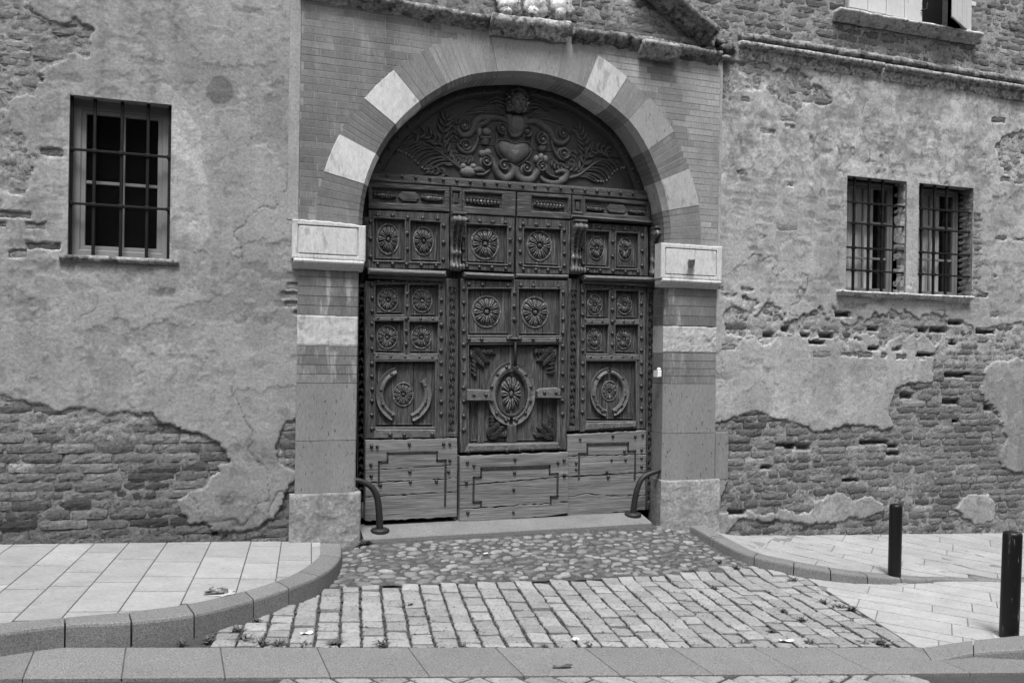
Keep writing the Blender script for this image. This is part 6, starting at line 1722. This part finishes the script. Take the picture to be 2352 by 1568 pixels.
def slabs_nc(root, reg_, org, ang, ws, Lr, zf, tone, keep_in=.0, urange=(-6, 8), vrange=(-6, 6), gap=.006):
    ca, sa = math.cos(ang), math.sin(ang); u = urange[0]; i = 0
    while u < urange[1]:
        W_ = ws[i % len(ws)]; v = vrange[0]+rg.uniform(0, .4); i += 1
        while v < vrange[1]:
            L = rg.uniform(*Lr)
            q = [(u+gap/2, v+gap/2), (u+W_-gap/2, v+gap/2), (u+W_-gap/2, v+L-gap/2), (u+gap/2, v+L-gap/2)]
            q = [(org[0]+a*ca-b*sa, org[1]+a*sa+b*ca) for a, b in q]
            q = clip_poly(q, hullR)
            if len(q) > 2 and parea(q) > .004: prism(q, zf, .03, .003, 'paving_slab', PAVE, root, rg.uniform(*tone), seg=.10)
            v += L
        u += W_
# split the region in convex strips along the kerb so that slabs end at it
kk_ = [si2[i] for i in range(0, len(si2), 2)]
strips = []
for a, b2 in zip(kk_[:-1], kk_[1:]):
    if b2[0] > a[0]+.01 and a[0] < 10.5: strips.append(ccw([(a[0], a[1]+.004), (b2[0], b2[1]+.004), (b2[0], .03), (a[0], .03)]))
hullR = hull([p for p in regR])
# a slightly concave kerb: the slabs are clipped to the hull and the kerb stones cover the sliver
slabs_nc(pr_, regR, (5.5, -.5), math.radians(-47), [.27, .33, .22, .3], (.5, 1.0), lambda x, y: zright(x, y), (.92, 1.1), urange=(-3.5, 5.5), vrange=(-4, 5.5)) if False else None
ca, sa = math.cos(math.radians(-47)), math.sin(math.radians(-47))
for sreg in [hullR]:
    u = -3.5; i = 0
    while u < 5.5:
        pass; W_ = (.27, .33, .22, .30)[i % 4]; i += 1; v = -4+rg.uniform(0, .5)
        while v < 5.5:
            L = rg.uniform(.45, 1.0); g_ = .010
            # rows run along -43 degrees: long side in u direction
            q = [(v+g_*.35, u+g_), (v+L-g_*.35, u+g_), (v+L-g_*.35, u+W_-g_), (v+g_*.35, u+W_-g_)]
            q = clip_poly([(6.5+a*ca-b2*sa, -.6+a*sa+b2*ca) for a, b2 in q], sreg)
            if len(q) > 2 and parea(q) > .004:
                cxq = sum(p[0] for p in q)/len(q); cyq = sum(p[1] for p in q)/len(q)
                dd = float(psd(np.array([cxq]), np.array([cyq]), regR)[0])
                if dd > -.04: prism(q, zright, .03, .003, 'paving_slab', PAVE, pr_, rg.uniform(.92, 1.08), seg=.12)
            v += L
        u += W_
# lowered pavement at street level, in front of that kerb
pl_ = thing('pavement', 'pale stone slabs at street level around the two bollards', None, (5.8, -2, -.4), kind='structure')
ed = [gl(1828, 1306), gl(2104, 1484)]
vk = .0
regD = hull([(p[0], p[1]-.0) for p in so2 if p[0] > ed[0][0]+.0 and p[0] < 8.6]+ed+[xy(uv(ed[1])[0]+.05, .0), xy(uv(ed[1])[0]+4, .0)])
ca, sa = math.cos(math.radians(-46)), math.sin(math.radians(-46))
xd = np.linspace(4.3, 10, 80); yd = np.linspace(-4, -.5, 50); XD, YD = np.meshgrid(xd, yd); sD = psd(XD, YD, regD)
b = MB(); b.add([(x, y, zlow(x, y)-.008) for y in yd for x in xd], [(j*80+i, j*80+i+1, (j+1)*80+i+1, (j+1)*80+i) for j in range(49) for i in range(79) if sD[j, i] > -.05]); b.build('joint_bed', PAVEJR, pl_, True)
u = -3; i = 0
while u < 3.5:
    W_ = (.24, .3, .2, .34, .26)[i % 5]; i += 1; v = -3+rg.uniform(0, .5)
    while v < 4:
        L = rg.uniform(.4, .85); g_ = .010
        q = clip_poly([(5.7+a*ca-b2*sa, -1.9+a*sa+b2*ca) for a, b2 in ((v+g_*.35, u+g_), (v+L-g_*.35, u+g_), (v+L-g_*.35, u+W_-g_), (v+g_*.35, u+W_-g_))], regD)
        if len(q) > 2 and parea(q) > .004: prism(q, zlow, .03, .003, 'paving_slab', PAVE, pl_, rg.uniform(1.05, 1.2), seg=.12)
        v += L
    u += W_
# small raised kerb piece beyond the setts at the lower right
kq = thing('kerb', 'low granite kerb starting in a ramp at the lower right, beside the gutter', None, (5.2, -3, -.4), kind='structure')
p0 = gl(2140, 1519); p1_ = ground(2236, 1499, zlow, .03); p2_ = ground(2352, 1491, zlow, .07); p3_ = (p2_[0]+3.2, p2_[1]-.3)
q0 = gl(2118, 1490); q1 = gl(2235, 1482); q2 = ground(2352, 1474, zlow, .03); q3 = (q2[0]+3.2, q2[1]-.3)
so3 = [p0, p1_, p2_, p3_]; si3 = [q0, q1, q2, q3]; L3 = [0]
for i in range(1, 4): L3.append(L3[-1]+math.hypot(so3[i][0]-so3[i-1][0], so3[i][1]-so3[i-1][1]))
hs = [.004, .03, .07, .12]
def zk3(t, x, y):
    return zlow(np.interp(t, L3, [p[0] for p in so3]), np.interp(t, L3, [p[1] for p in so3]))+float(np.interp(t, L3, hs))+.003
kerb_run(kq, so3, si3, L3, [0, L3[1], L3[1]+.7, L3[3]-1, L3[3]], zk3, zlow, tonef=lambda: 1.08)

# bollards
def bollard(p, hh, rad, lab, tilt, scr):
    x, y = p; z = zlow(x, y)-.01; r = thing('bollard', lab, 'bollard', (x, y, z), 'black steel bollards on the right pavement')
    b = MB(); n = 28; V = []; prof = [(0, rad), (hh-.03, rad), (hh-.012, rad*.97), (hh-.002, rad*.85), (hh+.006, rad*.4), (hh+.008, .001)]
    for zz, rr_ in prof:
        for i in range(n): a = 2*pi*i/n; V.append((x+tilt[0]*zz+rr_*math.cos(a), y+tilt[1]*zz+rr_*math.sin(a), z+zz))
    b.add(V, [(k*n+i, k*n+(i+1) % n, (k+1)*n+(i+1) % n, (k+1)*n+i) for k in range(len(prof)-1) for i in range(n)]); b.build('post', BOLL if scr else BOLL0, r, True)
    b = MB(); V = [(x, y, z+.022)]
    for i in range(n): q = (x+(rad+.05*rg.uniform(.6, 1.3))*math.cos(2*pi*i/n), y+(rad+.05*rg.uniform(.6, 1.3))*math.sin(2*pi*i/n)); V.append((q[0], q[1], zlow(*q)+.004))
    b.add(V, [(0, 1+i, 1+(i+1) % n) for i in range(n)]); b.build('mortar_collar', mk('collar_mortar', .34, .06, 20, .08, 60, .4, .003), r)
BOLL0 = mk('black_paint', .006, .1, 10, .1, 60, .15, .001, .40, spec=.3)
BOLL = mk('scratched_black_paint', .007, .1, 10, .1, 60, .15, .001, .42, (1, 1, .12), light=.33, light_s=40, lightc=.3, spec=.3)
bollard(gl(2054, 1335), .72, .057, 'plain black bollard beside the end of the right kerb, farther from the street', (.01, 0), False)
bollard(gl(2317, 1466), .80, .066, 'scratched black bollard at the right edge, nearer the street', (.03, 0), True)

# weeds and moss in the joints, one uncountable growth
wd = MB()
def tuft(x, y, s, n, up=1.):
    z = zlow(x, y)-.006
    for i in range(n):
        a = rg.uniform(0, 2*pi); L = s*rg.uniform(.5, 1.2); r0 = rg.uniform(0, s*.7); bx, by = x+r0*math.cos(a*3), y+r0*math.sin(a*3)
        w_ = rg.uniform(.003, .007); h = L*rg.uniform(.3, .9)*up; ca, sa = math.cos(a), math.sin(a)
        wd.add([(bx-sa*w_, by+ca*w_, z+.003), (bx+sa*w_, by-ca*w_, z+.003), (bx+ca*L*.5+sa*w_*.8, by+sa*L*.5-ca*w_*.8, z+h*.8), (bx+ca*L*.5-sa*w_*.8, by+sa*L*.5+ca*w_*.8, z+h*.8), (bx+ca*L, by+sa*L, z+h*.75)], [(0, 1, 2, 3), (3, 2, 4)])
for px, py, s, n in ((1810, 1300, .05, 60), (1780, 1290, .06, 70), (1690, 1305, .05, 30), (1590, 1310, .04, 25), (1820, 1334, .05, 40), (1955, 1400, .06, 60), (1925, 1395, .05, 50), (1890, 1385, .05, 40),
        (1840, 1425, .05, 40), (1800, 1405, .04, 30), (2020, 1475, .05, 60), (1980, 1478, .04, 40), (1770, 1450, .04, 30), (1640, 1350, .04, 20), (2035, 1484, .04, 30), (1860, 1478, .05, 40), (1710, 1478, .04, 30),
        (560, 1470, .06, 50), (600, 1478, .05, 40), (640, 1478, .05, 40), (700, 1480, .04, 30), (480, 1470, .05, 40), (545, 1448, .05, 40), (590, 1425, .04, 30), (415, 1478, .04, 30), (770, 1478, .05, 60), (880, 1483, .05, 60),
        (1070, 1484, .04, 20), (1350, 1482, .04, 30), (1250, 1484, .04, 20), (940, 1390, .04, 20), (830, 1250, .06, 50), (845, 1246, .05, 40), (1110, 1205, .03, 8), (1650, 1290, .04, 20), (1555, 1200, .03, 20)):
    p = gl(px, py); tuft(p[0], p[1], s, n)
for i in range(1300):       # small growth along the joints
    u = rg.choice(us); v = rg.uniform(0, 1.35); p = xy(u+rg.uniform(-.01, .01), v)
    if psd(np.array([p[0]]), np.array([p[1]]), regS)[0] > 0: tuft(p[0], p[1], .012*(2 if p[0] > 3.6 and rg.random() < .35 else 1), 6, .6)
for i in range(160):
    p = xy(rg.uniform(-1, us[-4]), rg.uniform(-.004, .012)); 
    tuft(p[0], p[1], .016, 6, .6)
o = wd.build('weeds', PLANT); tagm(o, 'small weeds and grass growing in the joints of the setts', 'weeds', kind='stuff')
# litter
def scrap(px, py, sx, sy, a, lab, mat=PAPER, fn=zlow, nm='paper_scrap', cat='litter'):
    p = ground(px, py, fn); b = MB(); n = 5; V = []
    for j in range(3):
        for i in range(n):
            u, v = (i/(n-1)-.5)*sx, (j/2-.5)*sy*(1-.3*abs(i/(n-1)-.5)); V.append((p[0]+u*math.cos(a)-v*math.sin(a), p[1]+u*math.sin(a)+v*math.cos(a), fn(*p)+.012+.006*math.sin(i*1.7+j)+rg.uniform(0, .003)))
    b.add(V, [(j*n+i, j*n+i+1, (j+1)*n+i+1, (j+1)*n+i) for j in range(2) for i in range(n-1)]); tagm(b.build(nm, mat), lab, cat)
scrap(704, 1457, .08, .045, .1, 'white paper scrap on the setts near the left kerb')
scrap(1320, 1471, .05, .05, .5, 'small white paper square on the setts by the gutter, left of centre')
scrap(1806, 1474, .10, .035, -.3, 'curled pale paper strip on the setts near the gutter on the right')
scrap(1108, 1274, .10, .018, .1, 'thin white paper strip lying on the cobbles')
scrap(1292, 1533, .12, .03, -.1, 'dark dead leaf lying on the gutter slab', LEAFM, lambda x, y: zlow(x, y)+.003, 'dead_leaf', 'leaf')
